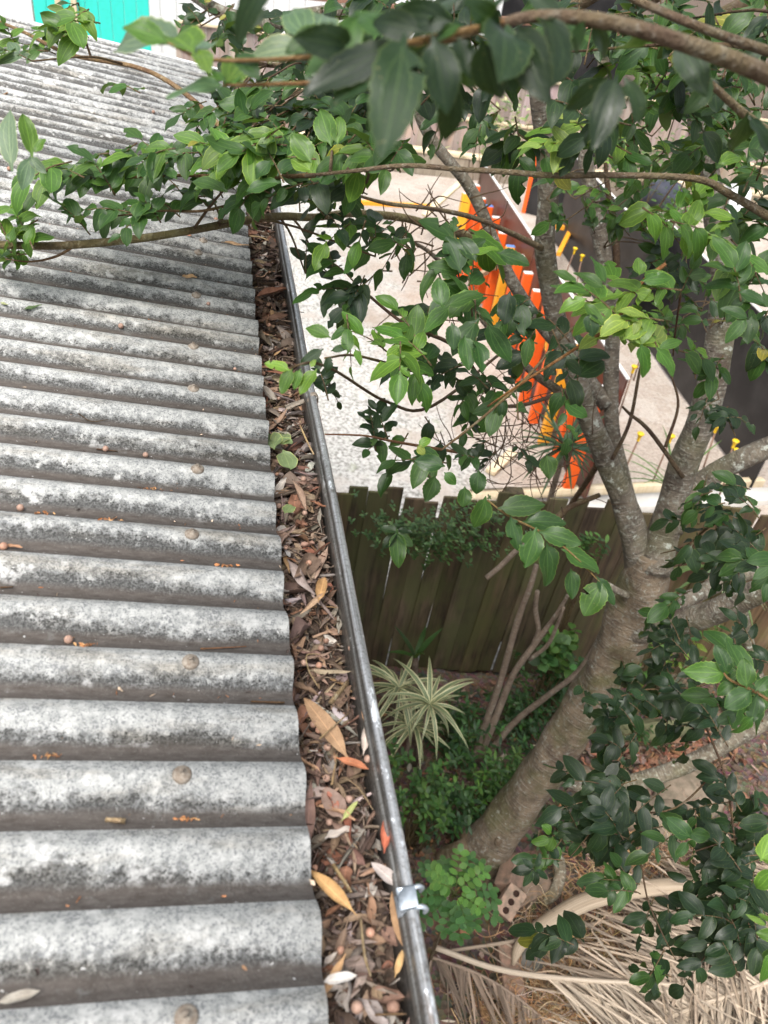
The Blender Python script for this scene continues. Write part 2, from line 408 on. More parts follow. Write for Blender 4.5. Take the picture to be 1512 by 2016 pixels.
def m_soil():
    m, nt, b = mat('leaf_mould_soil'); g = N(nt); o = g.obj()
    n = g.noise(o, 9, 6, .65); v = g.new('ShaderNodeTexVoronoi'); v.inputs['Scale'].default_value = 38; g.put(v.inputs['Vector'], o)
    c = g.mix(g.ramp(n, .35, .68), (.06, .043, .032), (.17, .125, .09))
    c = g.mix(.35, c, g.mix(1.0, v.outputs['Color'], (.20, .14, .10), 'MULTIPLY'))
    g.put(b.inputs['Base Color'], c); b.inputs['Roughness'].default_value = .95
    g.bump(g.math('ADD', n, v.outputs['Distance']), .8, .02, b); return m
M_SOIL = m_soil()
def m_yard():
    m, nt, b = mat('sand_and_gravel'); g = N(nt); o = g.obj()
    v = g.new('ShaderNodeTexVoronoi'); v.inputs['Scale'].default_value = 22; g.put(v.inputs['Vector'], o)
    v2 = g.new('ShaderNodeTexVoronoi'); v2.inputs['Scale'].default_value = 60; g.put(v2.inputs['Vector'], o)
    n = g.noise(o, 2.2, 5); n2 = g.noise(o, 35, 4)
    grav = g.mix(g.ramp(v.outputs['Distance'], .15, .55), (.44, .435, .41), (.20, .195, .175))
    grav = g.mix(g.ramp(n2, .4, .6), grav, (.50, .495, .47))
    grav = g.mix(g.ramp(g.noise(o, 6, 5), .58, .72, 0, .5), grav, (.28, .31, .2))
    sand = g.mix(g.ramp(n2, .35, .65), (.42, .36, .305), (.30, .25, .21))
    sand = g.mix(g.ramp(v2.outputs['Distance'], .1, .3, .55, 0), sand, (.52, .48, .43))
    x = g.xyz(o)
    f = g.ramp(g.math('ADD', x[0], g.math('ADD', g.math('MULTIPLY', g.math('SUBTRACT', n, .5), 3.0), g.math('MULTIPLY', g.math('SUBTRACT', n2, .5), .9))), 1.5, 2.5)
    c = g.mix(f, grav, sand)
    c = g.mix(g.ramp(n, .54, .70, 0, .55), c, (.24, .185, .14)); c = g.mix(g.ramp(g.noise(o, 1.1, 6, .7), .52, .6, 0, .35), c, (.55, .52, .48)); c = g.mix(g.ramp(g.noise(o, 13, 5, .7), .62, .70, 0, .6), c, (.17, .13, .10))
    g.put(b.inputs['Base Color'], c); b.inputs['Roughness'].default_value = .95
    g.bump(g.math('ADD', g.math('MULTIPLY', v.outputs['Distance'], .8), n2), .7, .02, b); return m
M_YARD = m_yard()
M_CONC = m_simple('pale_concrete', (.60, .58, .54), (.48, .46, .42), 7, .9, bump=.15)
M_MULCH = m_simple('gutter_mould', (.035, .024, .018), (.085, .058, .042), 130, .95, bump=.9, bd=.006)

# ------------------------------------------------------------------ tagging
def tag(o, label=None, cat=None, group=None, kind=None):
    if label: o['label'] = label
    if cat: o['category'] = cat
    if group: o['group'] = group
    if kind: o['kind'] = kind
    return o
def thing(name, label, cat, loc=(0, 0, 0), group=None):
    o = bpy.data.objects.new(name, None); COL.objects.link(o); o.location = [float(c) for c in loc]
    o.empty_display_size = .1
    return tag(o, label, cat, group)
def struct(o): o['kind'] = 'structure'; return o
def jit(c, a=.15):
    k = 1 + random.uniform(-a, a)
    return tuple(max(0, x * k * (1 + random.uniform(-a, a) * .4)) for x in c)

# ================================================================== ground and yard
def sheet(name, poly_fn, nx, ny, m):
    mb = MB(); V = []; 
    for j in range(ny + 1):
        for i in range(nx + 1): V.append(poly_fn(i / nx, j / ny))
    F = [(j * (nx + 1) + i, j * (nx + 1) + i + 1, (j + 1) * (nx + 1) + i + 1, (j + 1) * (nx + 1) + i) for j in range(ny) for i in range(nx)]
    mb.add(V, F, [(v[0], v[1]) for v in V]); return mb.build(name, m)
struct(sheet('ground', lambda a, b: (-60 + 120 * a, -40 + 120 * b, GZ - .03), 2, 2, M_SOIL))
def bumpz(x, y): return .025 * math.sin(x * 3.1 + y * 2.3) + .015 * math.sin(x * 7.3 - y * 5.1) + .008 * math.sin(x * 19 + y * 17)
FA, FB = onz(700, 1320, GZ), onz(1300, 1335, GZ)               # foot of the near fence
FD = nrm(FB - FA); FNRM = np.array([-FD[1], FD[0], 0])
def fence_y(x): return FA[1] + (x - FA[0]) * FD[1] / FD[0]
struct(sheet('garden_soil', lambda a, b: (-.3 + 6 * a, -2 + (fence_y(-.3 + 6 * a) + .02 + 2) * b, GZ + bumpz(-.3 + 6 * a, 5 * b)), 90, 80, M_SOIL))
struct(sheet('gravel_yard', lambda a, b: (-6 + 22 * a, fence_y(-6 + 22 * a) + .03 + (14.6 - fence_y(-6 + 22 * a)) * b,
       GZ + .004 + .02 * math.sin(a * 40 + b * 23) * math.sin(b * 31)), 60, 60, M_YARD))
# concrete strip along the far side of the near fence, with a timber edging board
p0, p1 = onz(1030, 1000, GZ + .05), onz(1330, 985, GZ + .05); kd = nrm(p1 - p0); kn = np.array([-kd[1], kd[0], 0])
mb = MB(); box(mb, (p0 + p1) / 2 + kd * .4 + [0, 0, -.02], np.linalg.norm(p1 - p0) / 2 + .9, .09, .05, [kd, kn, [0, 0, 1]], bev=.01)
struct(mb.build('concrete_strip', M_CONC))
mb = MB(); box(mb, (p0 + p1) / 2 + kd * .3 + kn * .2 + [0, 0, -.01], np.linalg.norm(p1 - p0) / 2 + .7, .035, .045, [kd, kn, [0, 0, 1]], bev=.006)
tag(mb.build('edging_board', M_PALE), 'long pale timber board lying along the concrete strip behind the near fence', 'timber board')

# ================================================================== the house: roof, gutter, wall
house = thing('house', 'house with weathered grey corrugated roof and leaf-filled metal gutter', 'house', (0, 1.6, 0))
YA, YB = -1.2, 3.53
def corrugated(u0, u1, y0, y1, nu, name, parent, h0=0.0, th=.006):
    mb = MB(); ys = np.arange(y0, y1 + 1e-6, PITCH / 14); n = len(ys); V = []; UV = []
    us = np.linspace(u0, u1, nu + 1)
    for sgn in (0, 1):
        for u in us:
            for y in ys:
                e = .0015 * math.sin(y * 37) * (1 if u == us[-1] else 0)
                V.append(roofp(u + e, y, h0 - sgn * th)); UV.append((u, y))
    F = []; m = (nu + 1) * n
    for i in range(nu):
        for j in range(n - 1):
            a = i * n + j; F.append((a, a + n, a + n + 1, a + 1)); F.append((m + a, m + a + 1, m + a + n + 1, m + a + n))
    for j in range(n - 1):
        a = nu * n + j; F.append((a, m + a, m + a + 1, a + 1)); b_ = j; F.append((b_, b_ + 1, m + b_ + 1, m + b_))
    for i in range(nu):
        a = i * n; F.append((a, m + a, m + a + n, a + n)); b_ = i * n + n - 1; F.append((b_, b_ + n, m + b_ + n, m + b_))
    mb.add(V, F, UV); return mb.build(name, M_ROOF, parent)
roof = corrugated(-4.2, 0.0, YA, YB, 6, 'roof', house)
mbw = MB(); box(mbw, (-2.2, (YA + YB) / 2, (GZ - .16) / 2 + .0), 1.75, (YB - YA) / 2 - .1, (-GZ - .22) / 2)
mbw.build('wall', M_WALL, house, smooth=False)
mbf = MB(); box(mbf, (-.047, (YA + YB) / 2, -.085), .009, (YB - YA) / 2 - .02, .07); mbf.build('fascia', M_WALL, house, smooth=False)
# white verge flashing past the far edge of the roof
mbv = MB(); U3 = [RU, np.array([0, 1, 0]), RN]
box(mbv, RU * -2.1 + np.array([0, YB + .10, 0]) + RN * -.035, 2.1, .02, .02, U3, bev=.004); mbv.build('verge_flashing', M_WHITE, house, smooth=False)
mbv = MB(); box(mbv, RU * -2.1 + np.array([0, YB + .03, 0]) + RN * -.07, 2.1, .05, .03, U3); mbv.build('gap_shade_strip', M_BLACKT, house, smooth=False)  # black strip: shade of the gap before the flashing, put into its colour

PROFILE = [(-.034, -.026), (-.036, -.05), (-.036, -.108), (-.030, -.115), (.056, -.118), (.071, -.110), (.0785, -.09), (.0800, -.055), (.0805, -.032),
           (.0815, -.026), (.0835, -.0245), (.0852, -.0225), (.0858, -.0175), (.0870, -.0135), (.0895, -.0112), (.0925, -.0108), (.0955, -.0124), (.0975, -.0155), (.0982, -.0195),
           (.0970, -.0235), (.0935, -.0260)]
def extrude(profile, y0, y1, ny, name, m, parent, wob=0.0, tone=(1, 1, 1)):
    mb = MB(); V = []; UV = []; k = len(profile); cols = []
    for j in range(ny + 1):
        y = y0 + (y1 - y0) * j / ny
        dx = wob * (math.sin(y * 3.7) + .5 * math.sin(y * 9.1 + 1)); dz = wob * .6 * math.sin(y * 4.9 + 2)
        for i, (x, z) in enumerate(profile):
            V.append((x + dx, y, z + dz)); UV.append((i / k, y))
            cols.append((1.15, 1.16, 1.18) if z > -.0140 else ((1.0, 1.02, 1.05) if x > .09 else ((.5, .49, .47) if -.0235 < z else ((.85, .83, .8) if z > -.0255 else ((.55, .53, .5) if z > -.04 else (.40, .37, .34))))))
    F = [(j * k + i, j * k + i + 1, (j + 1) * k + i + 1, (j + 1) * k + i) for j in range(ny) for i in range(k - 1)]
    mb.add(V, F, UV, np.array(cols)); o = mb.build(name, m, parent)
    md = o.modifiers.new('thick', 'SOLIDIFY'); md.thickness = .0012; md.offset = 0
    return o
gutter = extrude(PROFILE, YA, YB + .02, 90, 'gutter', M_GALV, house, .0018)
mbe = MB(); V = [(x, YB + .02, z) for x, z in PROFILE[:14]]; mbe.add(V, [tuple(range(len(V)))]); mbe.build('end_cap', M_GALV, gutter, smooth=False)
def bracket(y, m, name='gutter_bracket', hooks=True):
    mb = MB(); half = .0105 if hooks else .006
    prof = [(.0800, -.024), (.0835, -.0205), (.0845, -.0140), (.0870, -.0095), (.0925, -.0080), (.0972, -.0098), (.1005, -.0150), (.1010, -.0220), (.0985, -.028)]
    V = []; k = len(prof)
    for s in (-half, -half + .001, half - .001, half):
        for x, z in prof: V.append((x, y + s, z + (0 if abs(s) < half else -.0006)))
    F = [(j * k + i, j * k + i + 1, (j + 1) * k + i + 1, (j + 1) * k + i) for j in range(3) for i in range(k - 1)]
    mb.add(V, F)
    if hooks:
        for s in (-1, 1):
            tube(mb, [(.096, y + s * half * .85, -.008), (.102, y + s * half * .95, -.007), (.107, y + s * half * 1.0, -.012), (.1055, y + s * half * 1.0, -.019)], [.0022, .0026, .0024, .002], 7, 3)
        box(mb, (.0895, y, -.0068), .009, half * .96, .0009, [[.97, 0, .2], [0, 1, 0], [-.2, 0, .97]], bev=.0004)
    else:
        box(mb, (.058, y - .004, -.030), .018, .006, .0012, [[.9, 0, .43], [0, 1, 0], [-.43, 0, .9]], bev=.0005)
    o = mb.build(name, m, gutter); md = o.modifiers.new('thick', 'SOLIDIFY'); md.thickness = .0016
    return o
def ybead(px, py):
    v = ray(px, py); t = (-.012 - CAM[2]) / v[2]; return float((CAM + v * t)[1])
bracket(ybead(826, 1770), M_ZINC)
bracket(ybead(630, 778), M_RUST, hooks=False)

# roof screws (sub-parts of the roof), set on the crests
def screw(px, py):
    P = onroof(px, py); u = float(P @ RU); y = P[1]
    k = round((y / PITCH) + .27); yc = (k - .27) * PITCH
    c = roofp(u, yc + random.uniform(-.003, .003)); mb = MB()
    prof = [(.0, .0046), (.004, .0045), (.0042, .0030), (.0078, .0022), (.0098, .0004), (.0100, -.003)]
    V = []; m = 16
    tl = nrm(RN + np.array([random.uniform(-.12, .12), random.uniform(-.2, .1), 0])); a = nrm(np.cross(tl, [0, 1, 0])); b = np.cross(tl, a)
    for r, h in prof:
        for s in range(m):
            an = 2 * math.pi * s / m; V.append(c + (a * math.cos(an) + b * math.sin(an)) * max(r, .0001) + tl * (h + .001))
    F = [(i * m + s, i * m + (s + 1) % m, (i + 1) * m + (s + 1) % m, (i + 1) * m + s) for i in range(len(prof) - 1) for s in range(m)]
    mb.add(V, F); box(mb, c + tl * .0068, .0024, .0024, .0016, [a, b, tl], bev=.0005)
    mb.build('roof_screw', M_RUST, roof)
for p in [(365, 2003), (357, 1525), (374, 1303), (377, 1048), (388, 921), (380, 765), (380, 678), (386, 572), (390, 508), (400, 470)]: screw(*p)

# ================================================================== what lies in the gutter
def litz(x, y): return -.058 + .006 * math.sin(y * 31 + x * 60) + .005 * math.sin(y * 11.3) + .004 * math.sin(x * 140 + y * 50) - .006 * (abs(x - .02) / .06)
mb = MB(); ny = 500; nx = 14; V = []
for j in range(ny + 1):
    for i in range(nx + 1):
        x = -.034 + .1125 * i / nx; y = YA + .05 + (YB - YA - .06) * j / ny; V.append((x, y, litz(x, y) - .006))
mb.add(V, [(j * (nx + 1) + i, j * (nx + 1) + i + 1, (j + 1) * (nx + 1) + i + 1, (j + 1) * (nx + 1) + i) for j in range(ny) for i in range(nx)])
tag(mb.build('gutter_mould', M_MULCH), 'dark rotted leaf mould filling the gutter under the leaves', 'leaf mould', kind='stuff')

DT = [(.135, .088, .063), (.19, .128, .092), (.26, .18, .125), (.175, .14, .117), (.24, .206, .182), (.078, .053, .040), (.24, .112, .07), (.38, .35, .325), (.05, .035, .028)]
DW = [4, 5, 4.5, 5, 5, 3, 2, 2.2, 3]
def dead_tone(): return jit(random.choices(DT, DW)[0], .2)
def lie_normal(t=.5): return nrm([random.gauss(0, t), random.gauss(0, t), 1])
def dead_leaf(mb, P, L=None, kind=None, tone=None, ang=None, tilt=.45):
    kind = kind or random.choices(['lance', 'ovate', 'round', 'bit'], [4, 3, 2, 4])[0]
    L = L or {'lance': random.uniform(.028, .075), 'ovate': random.uniform(.02, .048), 'round': random.uniform(.014, .030), 'bit': random.uniform(.006, .018)}[kind]
    W = L * {'lance': random.uniform(.14, .24), 'ovate': random.uniform(.38, .6), 'round': random.uniform(.6, .9), 'bit': random.uniform(.3, .8)}[kind]
    an = random.uniform(0, 2 * math.pi) if ang is None else ang
    n = lie_normal(tilt); d = nrm(np.array([math.cos(an), math.sin(an), 0]))
    leaf(mb, np.asarray(P) - d * L * .5, d, n, L, W, tone or dead_tone(), 'ovate' if kind == 'bit' else kind, curl=random.uniform(-.25, .35), fold=0, nu=4, nv=6,
         pet=0 if kind == 'bit' else .1, roll=random.choice([.3, .8, 1.3, 1.9, -1.0, 2.6, 2.2]), wave=random.uniform(.03, .22), twist=random.uniform(-1.2, 1.2), bite=.45)
mb = MB()
for i in range(3300):
    y = -.35 + 3.88 * (i / 3300) ** .92; x = random.uniform(-.028, .077)
    dead_leaf(mb, (x, y, litz(x, y) + random.uniform(-.004, .012)), tilt=.5)
for i in range(3000):
    y = random.uniform(-.35, 2.6); x = random.uniform(-.028, .077); a = random.uniform(0, 6.3); L = random.uniform(.006, .03)
    P = np.array([x, y, litz(x, y) + random.uniform(-.002, .008)]); D = np.array([math.cos(a), math.sin(a), random.uniform(-.2, .2)]) * L / 2
    tube(mb, [P - D, P + D * .1 + np.array([0, 0, random.uniform(0, .002)]), P + D], [random.uniform(.0004, .0011)] * 2, 5, 2, jit(random.choice([(.12, .08, .06), (.2, .15, .12), (.07, .045, .035)])))
for i in range(2600):
    y = random.uniform(-.3, 1.6); x = random.uniform(-.025, .076); dead_leaf(mb, (x, y, litz(x, y) + random.uniform(.002, .014)), random.uniform(.004, .011), 'bit', jit(random.choice([(.07, .048, .036), (.12, .078, .055), (.19, .13, .09), (.045, .032, .026)]), .2), tilt=.6)
for i in range(420):
    y = -.3 + 3.6 * (i / 420) ** 1.0; x = random.uniform(-.02, .072); kd_ = random.choice(['lance', 'lance', 'ovate', 'round'])
    dead_leaf(mb, (x, y, litz(x, y) + random.uniform(.004, .016)), random.uniform(.045, .085) if kd_ == 'lance' else random.uniform(.028, .05), kd_, jit(random.choice([(.15, .108, .082), (.21, .15, .108), (.19, .156, .133), (.30, .265, .235), (.105, .072, .053), (.24, .135, .09), (.27, .195, .132)]), .2), tilt=.5)
tag(mb.build('leaf_litter', M_DEAD), 'dense brown litter of dead leaves and twigs filling the gutter', 'leaf litter', kind='stuff')

def inlit(px, py, dz=.012): return onz(px, py, -.062 + dz)
def gut_leaf(label, a, b, W, tone, prof='lance', dz=.014, curl=.1, roll=.6, twist=.2, tilt=0.0, bz=0.0, name='dead_leaf', group='dead leaves in the gutter', m=None, fold=0, cat='dead leaf'):
    dz += .012; A, B = inlit(*a, dz), inlit(*b, dz + bz); L = np.linalg.norm(B - A); mb = MB()
    leaf(mb, A, B - A, nrm([tilt, -.15, 1]), L, W * L, tone, prof, curl, fold, 6, 10, .12, roll=roll, twist=twist, wave=.06)
    o = mb.build(name, m or M_DEAD); return tag(o, label, cat, group)
gut_leaf('long tan gum leaf with dark specks lying across the litter', (679, 1484), (596, 1361), .24, (.30, .195, .115), dz=.02, roll=.7)
gut_leaf('brown speckled gum leaf lying beside the bright zinc gutter bracket', (800, 1868), (768, 1740), .25, (.30, .185, .10), dz=.02, roll=.5, tilt=-.5)
gut_leaf('golden yellow folded leaf poking out from under the roof edge', (692, 1792), (608, 1705), .30, (.46, .29, .13), dz=.03, roll=1.3)
gut_leaf('pale white grey curled leaf near the gutter lip above the brown gum leaf', (781, 1742), (730, 1694), .5, (.42, .38, .36), 'ovate', dz=.022, roll=.9)
gut_leaf('thick bright orange dry leaf curled against the gutter wall', (757, 1672), (760, 1606), .46, (.42, .13, .075), 'ovate', dz=.026, roll=1.4)
gut_leaf('burnt orange leaf under the long tan gum leaf tip beside a round seed', (668, 1494), (728, 1512), .32, (.33, .13, .065), 'lance', dz=.02, roll=.8)
gut_leaf('small lime green curled leaf among the brown litter', (676, 1612), (706, 1574), .34, (.33, .36, .14), 'ovate', dz=.022, roll=1.0)
gut_leaf('tan slender leaf standing along the gutter wall', (722, 1428), (716, 1345), .18, (.38, .22, .12), dz=.022, roll=.7, tilt=-.6)
gut_leaf('small pale yellow leaf close to the gutter wall below the speckled leaf', (779, 1918), (795, 1866), .34, (.48, .32, .15), 'ovate', dz=.02, roll=.6)
gut_leaf('broad torn grey brown leaf lying flat in the litter', (672, 1606), (636, 1545), .7, (.22, .155, .125), 'ovate', dz=.016, roll=.3)
gut_leaf('ragged pale grey leaf sticking out from under the nearest roof ridge', (640, 1932), (706, 1918), .42, (.48, .46, .43), 'ovate', dz=.034, roll=.8)
gut_leaf('silvery rolled leaf with brown inside lying by the gutter wall', (716, 1480), (724, 1420), .4, (.46, .40, .35), 'ovate', dz=.02, roll=1.4)
gut_leaf('long brown rolled leaf in the middle of the gutter', (580, 952), (604, 1003), .3, (.27, .19, .14), 'lance', dz=.02, roll=1.8)
gut_leaf('tan twisted leaf beside the golden curl', (640, 1168), (590, 1205), .2, (.33, .23, .15), 'lance', dz=.022, roll=1.2, twist=.8)
gut_leaf('golden curled leaf half way along the gutter', (628, 1180), (640, 1130), .5, (.36, .22, .10), 'ovate', dz=.022, roll=1.3)
gut_leaf('red brown curled leaf across the far gutter', (505, 585), (578, 560), .25, (.34, .17, .11), 'lance', dz=.022, roll=1.4)
gut_leaf('pale cream pod curling in the far end of the gutter', (490, 465), (530, 470), .2, (.5, .38, .22), 'lance', dz=.02, roll=1.5)
for lab, a, b in (('largest round grey green leaf of the sprig in the gutter', (558, 890), (572, 920)), ('upper round green leaf of the sprig in the gutter', (540, 872), (566, 850)),
                  ('green leaf of the gutter sprig lying nearest the roof', (540, 880), (531, 850)), ('small green leaf of the gutter sprig pointing to the lip', (548, 868), (578, 868)),
                  ('lone round green leaf lying below the sprig in the gutter', (562, 1010), (576, 992))):
    gut_leaf(lab, a, b, .8, jit((.15, .20, .09), .1), 'round', dz=.03, roll=.3, name='green_leaf', group='fresh green leaves in the gutter', m=M_LEAFS, cat='green leaf')

# generic leaves, one mesh of each kind and copies of it
LG = {}
for k, (kind, L, tn, lab) in enumerate([('lance', .055, (.30, .19, .115), 'narrow brown dry leaf lying loose on the gutter litter'), ('ovate', .036, (.25, .165, .12), 'small oval brown dry leaf lying loose on the gutter litter'),
                       ('ovate', .030, (.43, .38, .34), 'small pale grey dry leaf lying loose on the gutter litter'), ('lance', .04, (.40, .25, .13), 'short tan dry leaf lying loose on the gutter litter'),
                       ('round', .028, (.24, .125, .08), 'small round red brown dry leaf lying loose on the gutter litter')]):
    for var in range(2):
        mb = MB(); leaf(mb, np.zeros(3) - [L / 2, 0, 0], (1, 0, 0), (0, 0, 1), L, L * {'lance': .22, 'ovate': .5, 'round': .8}[kind], jit(tn, .15), kind, .2 if var else -.15, 0, 6, 10, .1, wave=.2, bite=.9, twist=.4 - .9 * var, roll=.6 + .9 * var)
        o = mb.build('dead_leaf', M_DEAD); tag(o, lab, 'dead leaf', 'loose dead leaves on the gutter litter'); LG[(k, var)] = [o, True]
for i in range(110):
    k = random.choices(range(5), [4, 3, 2, 2, 2])[0]; rec = LG[(k, i % 2)]
    if i < 10: rec = LG[(i // 2, i % 2)]
    o = rec[0] if rec[1] else rec[0].copy()
    if not rec[1]: COL.objects.link(o)
    rec[1] = False
    y = -.1 + 2.6 * (i * .618 % 1) ** 1.3; x = random.uniform(-.012, .070)
    o.location = (x, y, litz(x, y) + random.uniform(.008, .016)); o.rotation_euler = (random.gauss(0, .35), random.gauss(0, .35), random.uniform(0, 6.28))
    s = random.uniform(.65, 1.15); o.scale = (s, s, s)
# round seeds and empty cups
def seed_mesh(cup=False, tone=(1, 1, 1)):
    mb = MB(); prof = []
    if cup:
        for a in np.linspace(0, math.pi * .72, 9): prof.append((math.sin(a) * (1.0 if a < 1.6 else .98), -math.cos(a)))
        r, z = prof[-1]; prof += [(r - .1, z + .02), (r - .2, z - .1), (.5, -.1), (.25, -.6), (0.01, -.7)]
    else:
        for a in np.linspace(0, math.pi, 12): prof.append((max(.004, math.sin(a)), -math.cos(a) * .96 + (.09 if a > 2.95 else 0)))
    m = 14; V = []; C = []
    for i, (r, z) in enumerate(prof):
        for s in range(m):
            an = 2 * math.pi * s / m; V.append((r * math.cos(an) * .0047, r * math.sin(an) * .0047, z * .0047))
            C.append(np.array(tone) * (.25 if (cup and i >= 11) else 1))
    F = [(i * m + s, i * m + (s + 1) % m, (i + 1) * m + (s + 1) % m, (i + 1) * m + s) for i in range(len(prof) - 1) for s in range(m)]
    mb.add(V, F, None, np.array(C)); return mb
PS = {}
def seed(P, label, group, cup=False, s=1.0, var=0):
    key = (cup, var)
    if key not in PS:
        PS[key] = seed_mesh(cup, [(1, 1, 1), (.72, .66, .62), (1.15, 1.0, .9)][var]).build('gum_nut' if cup else 'round_seed', M_SEED); o = PS[key]
    else: o = PS[key].copy(); COL.objects.link(o)
    o.location = [float(c) for c in P]; o.rotation_euler = (random.uniform(-.9, .9), random.uniform(-.9, .9), random.uniform(0, 6)); o.scale = (s, s, s)
    return tag(o, label, 'seed', group)
RS = 'round seeds lying on the roof'
for px, py, s, lab in [(208, 880, 1, 'round pink brown seed beside a dark twig in a roof trough'), (287, 892, .9, 'small pinkish seed right of the twig seed in the same trough'), (40, 997, 1.05, 'round seed near the left edge above the seed with dry petals'),
                       (7, 1075, 1.1, 'reddish seed cut by the left edge beside dry curled petals'), (135, 1257, 1.1, 'lone round seed in a trough above the sheet screw row'), (410, 600, .9, 'brown seed below the tan leaf on the roof'),
                       (238, 643, 1.1, 'pink seed with a dry stalk in an upper roof trough'), (463, 722, .7, 'tiny dark seed near the gutter edge of the roof'), (425, 431, 1.1, 'seed beside the bare branch crossing the roof'),
                       (302, 222, 1.2, 'far pale seed on the upper roof'), (18, 340, 1.1, 'brown seed at the left under the hanging leaves')]:
    P = onroof(px, py); u = float(P @ RU); seed(roofp(u, P[1], .0042 * s), lab, RS, s=s, var=random.choice([0, 0, 2]))
GS = 'round seeds lying in the gutter litter'
for i, (px, py, s, cup) in enumerate([(703, 1983, 1.2, 0), (774, 1983, 1.3, 0), (729, 1836, 1, 0), (724, 1494, 1, 0), (617, 1426, .95, 0), (628, 1437, .95, 0), (598, 1305, .9, 0), (632, 1276, .9, 0), (692, 1276, 1, 1), (643, 1532, .9, 1),
                                      (687, 1573, 1.0, 1), (527, 548, 1.1, 1), (546, 559, 1.1, 1), (554, 562, 1.1, 1), (530, 640, 1, 0), (585, 650, 1, 0), (560, 600, 1, 0), (608, 1108, .9, 0), (600, 1010, .9, 0)]):
    seed(inlit(px, py, .026), 'open brown gum nut cup lying in the gutter litter' if cup else 'round pinkish brown seed lying in the gutter litter', GS, bool(cup), s, i % 3 if not cup else 0)
for i in range(56):
    y = -.14 + 2.7 * random.random() ** 2.0; x = random.uniform(-.01, .06); cup = i % 4 == 0
    seed((x, y, litz(x, y) + random.uniform(.010, .018)), 'open brown gum nut cup lying in the gutter litter' if cup else 'round pinkish brown seed lying in the gutter litter', GS, cup, random.uniform(.6, 1.0), i % 3 if not cup else 0)
# sticks
def stick(pts, r, label, group, tone=(1, 1, 1), dz=0):
    mb = MB(); tube(mb, pts, r, 7, 4, tone, rough=.15); return tag(mb.build('dry_stick', M_TWIG), label, 'stick', group)
def lit_stick(pts, r, label, tone=(1.6, 1.5, 1.4), dz=.018): stick([inlit(x, y, dz + .012) for x, y in pts], r, label, 'dry sticks in the gutter', tone)
lit_stick([(570, 1060 - 470), (595, 720), (612, 760)], [.0011, .0012, .0008], 'long pale stick lying lengthwise along the far gutter', (2.2, 1.9, 1.6))
lit_stick([(591, 838), (606, 872), (618, 895)], [.0016, .0015], 'pale straight stick by the green sprig in the gutter', (2.6, 2.3, 2.0))
lit_stick([(629, 1455), (685, 1405)], [.0011, .0009], 'thin grey stick crossing the long tan gum leaf', (1.8, 1.6, 1.5), dz=.026)
lit_stick([(677, 1530), (705, 1550), (734, 1594)], [.0008, .0009, .0008], 'thin bent grey stick above the lime green leaf', (1.8, 1.7, 1.6))
lit_stick([(650, 1385), (684, 1343)], [.003, .003], 'short thick brown stick near the roof side of the gutter', (1.2, 1.1, 1.0))
lit_stick([(653, 1545), (664, 1485)], [.0014, .001], 'forked pale stick beside the burnt orange leaf', (2.2, 2, 1.8))
lit_stick([(656, 1702), (692, 1757)], [.0022, .0015], 'stubby grey stick right of the golden folded leaf', (2.0, 1.8, 1.6))
lit_stick([(710, 1808), (718, 1880), (730, 1922)], [.0014, .0014, .001], 'long grey stick standing below the golden folded leaf', (1.9, 1.8, 1.7))
lit_stick([(625, 1350), (608, 1320), (604, 1290), (632, 1288)], [.0009, .0008, .0007], 'curling thin grey stalk near the roof edge', (2.2, 2, 1.9))
lit_stick([(738, 1998), (800, 1996)], [.001, .001], 'thin brown stick below the two nearest seeds', (1.2, 1, .9))
# bits on the roof
def on_trough(px, py, h=.002):
    P = onroof(px, py); return roofp(float(P @ RU), P[1], h)
def roof_stick(pts, r, label, tone=(1, 1, 1)): stick([on_trough(x, y, .003) for x, y in pts], r, label, 'sticks on the roof', tone)
roof_stick([(155, 812), (180, 826), (212, 822)], [.0008, .0008, .0005], 'dark forked twig in a roof trough above the seeds', (.7, .6, .5))
roof_stick([(395, 1277), (440, 1272), (486, 1268)], [.0011, .001, .0007], 'thin reddish stick in the trough above a screw', (1.2, .8, .7))
roof_stick([(208, 1609), (247, 1613)], [.0022, .0028], 'short pale peg lying in a near roof trough', (2.4, 2.3, 2.2))
roof_stick([(494, 1381), (560, 1384)], [.0012, .0014], 'dark stick near the gutter end of a trough', (.6, .45, .4))
roof_stick([(190, 879), (232, 884)], [.001, .0008], 'dark twig lying under a seed', (.7, .5, .45))
roof_stick([(0, 1152), (26, 1150)], [.0012, .0008], 'small dark stick at the left edge of the roof', (.8, .6, .55))
roof_stick([(5, 185), (28, 178)], [.003, .003], 'pale brown stick on the upper left of the roof', (2.2, 1.8, 1.5))
def roof_leaf(label, a, b, W, tone, prof='ovate', m=None, roll=.8, h=.004, cat='dead leaf', name='dead_leaf'):
    A, B = on_trough(*a, h), on_trough(*b, h); L = np.linalg.norm(B - A); mb = MB()
    leaf(mb, A, B - A, RN, L, W * L, tone, prof, -.1, 0, 6, 8, .08, roll=roll, wave=.08); return tag(mb.build(name, m or M_DEAD), label, cat, 'leaves on the roof')
roof_leaf('tan curled leaf on the roof crest below the branch', (385, 552), (356, 556), .6, (.55, .36, .19))
roof_leaf('grey ragged leaf in the nearest trough at the left', (0, 1972), (82, 1950), .38, (.30, .28, .24))
roof_leaf('tan leaf at the gutter end of the far roof', (438, 486), (490, 488), .3, (.42, .28, .16))
roof_leaf('pale green leaf at the left edge of the roof', (0, 602), (16, 606), .7, (.34, .38, .2))
roof_leaf('dark green curled leaf on the roof beside the pale green leaf', (48, 612), (84, 612), .4, (.06, .1, .04), m=M_LEAFS, cat='green leaf', name='green_leaf')
roof_leaf('dry petals beside the reddish seed at the left edge', (12, 1072), (46, 1082), .45, (.34, .20, .12), 'ovate', roll=1.5)
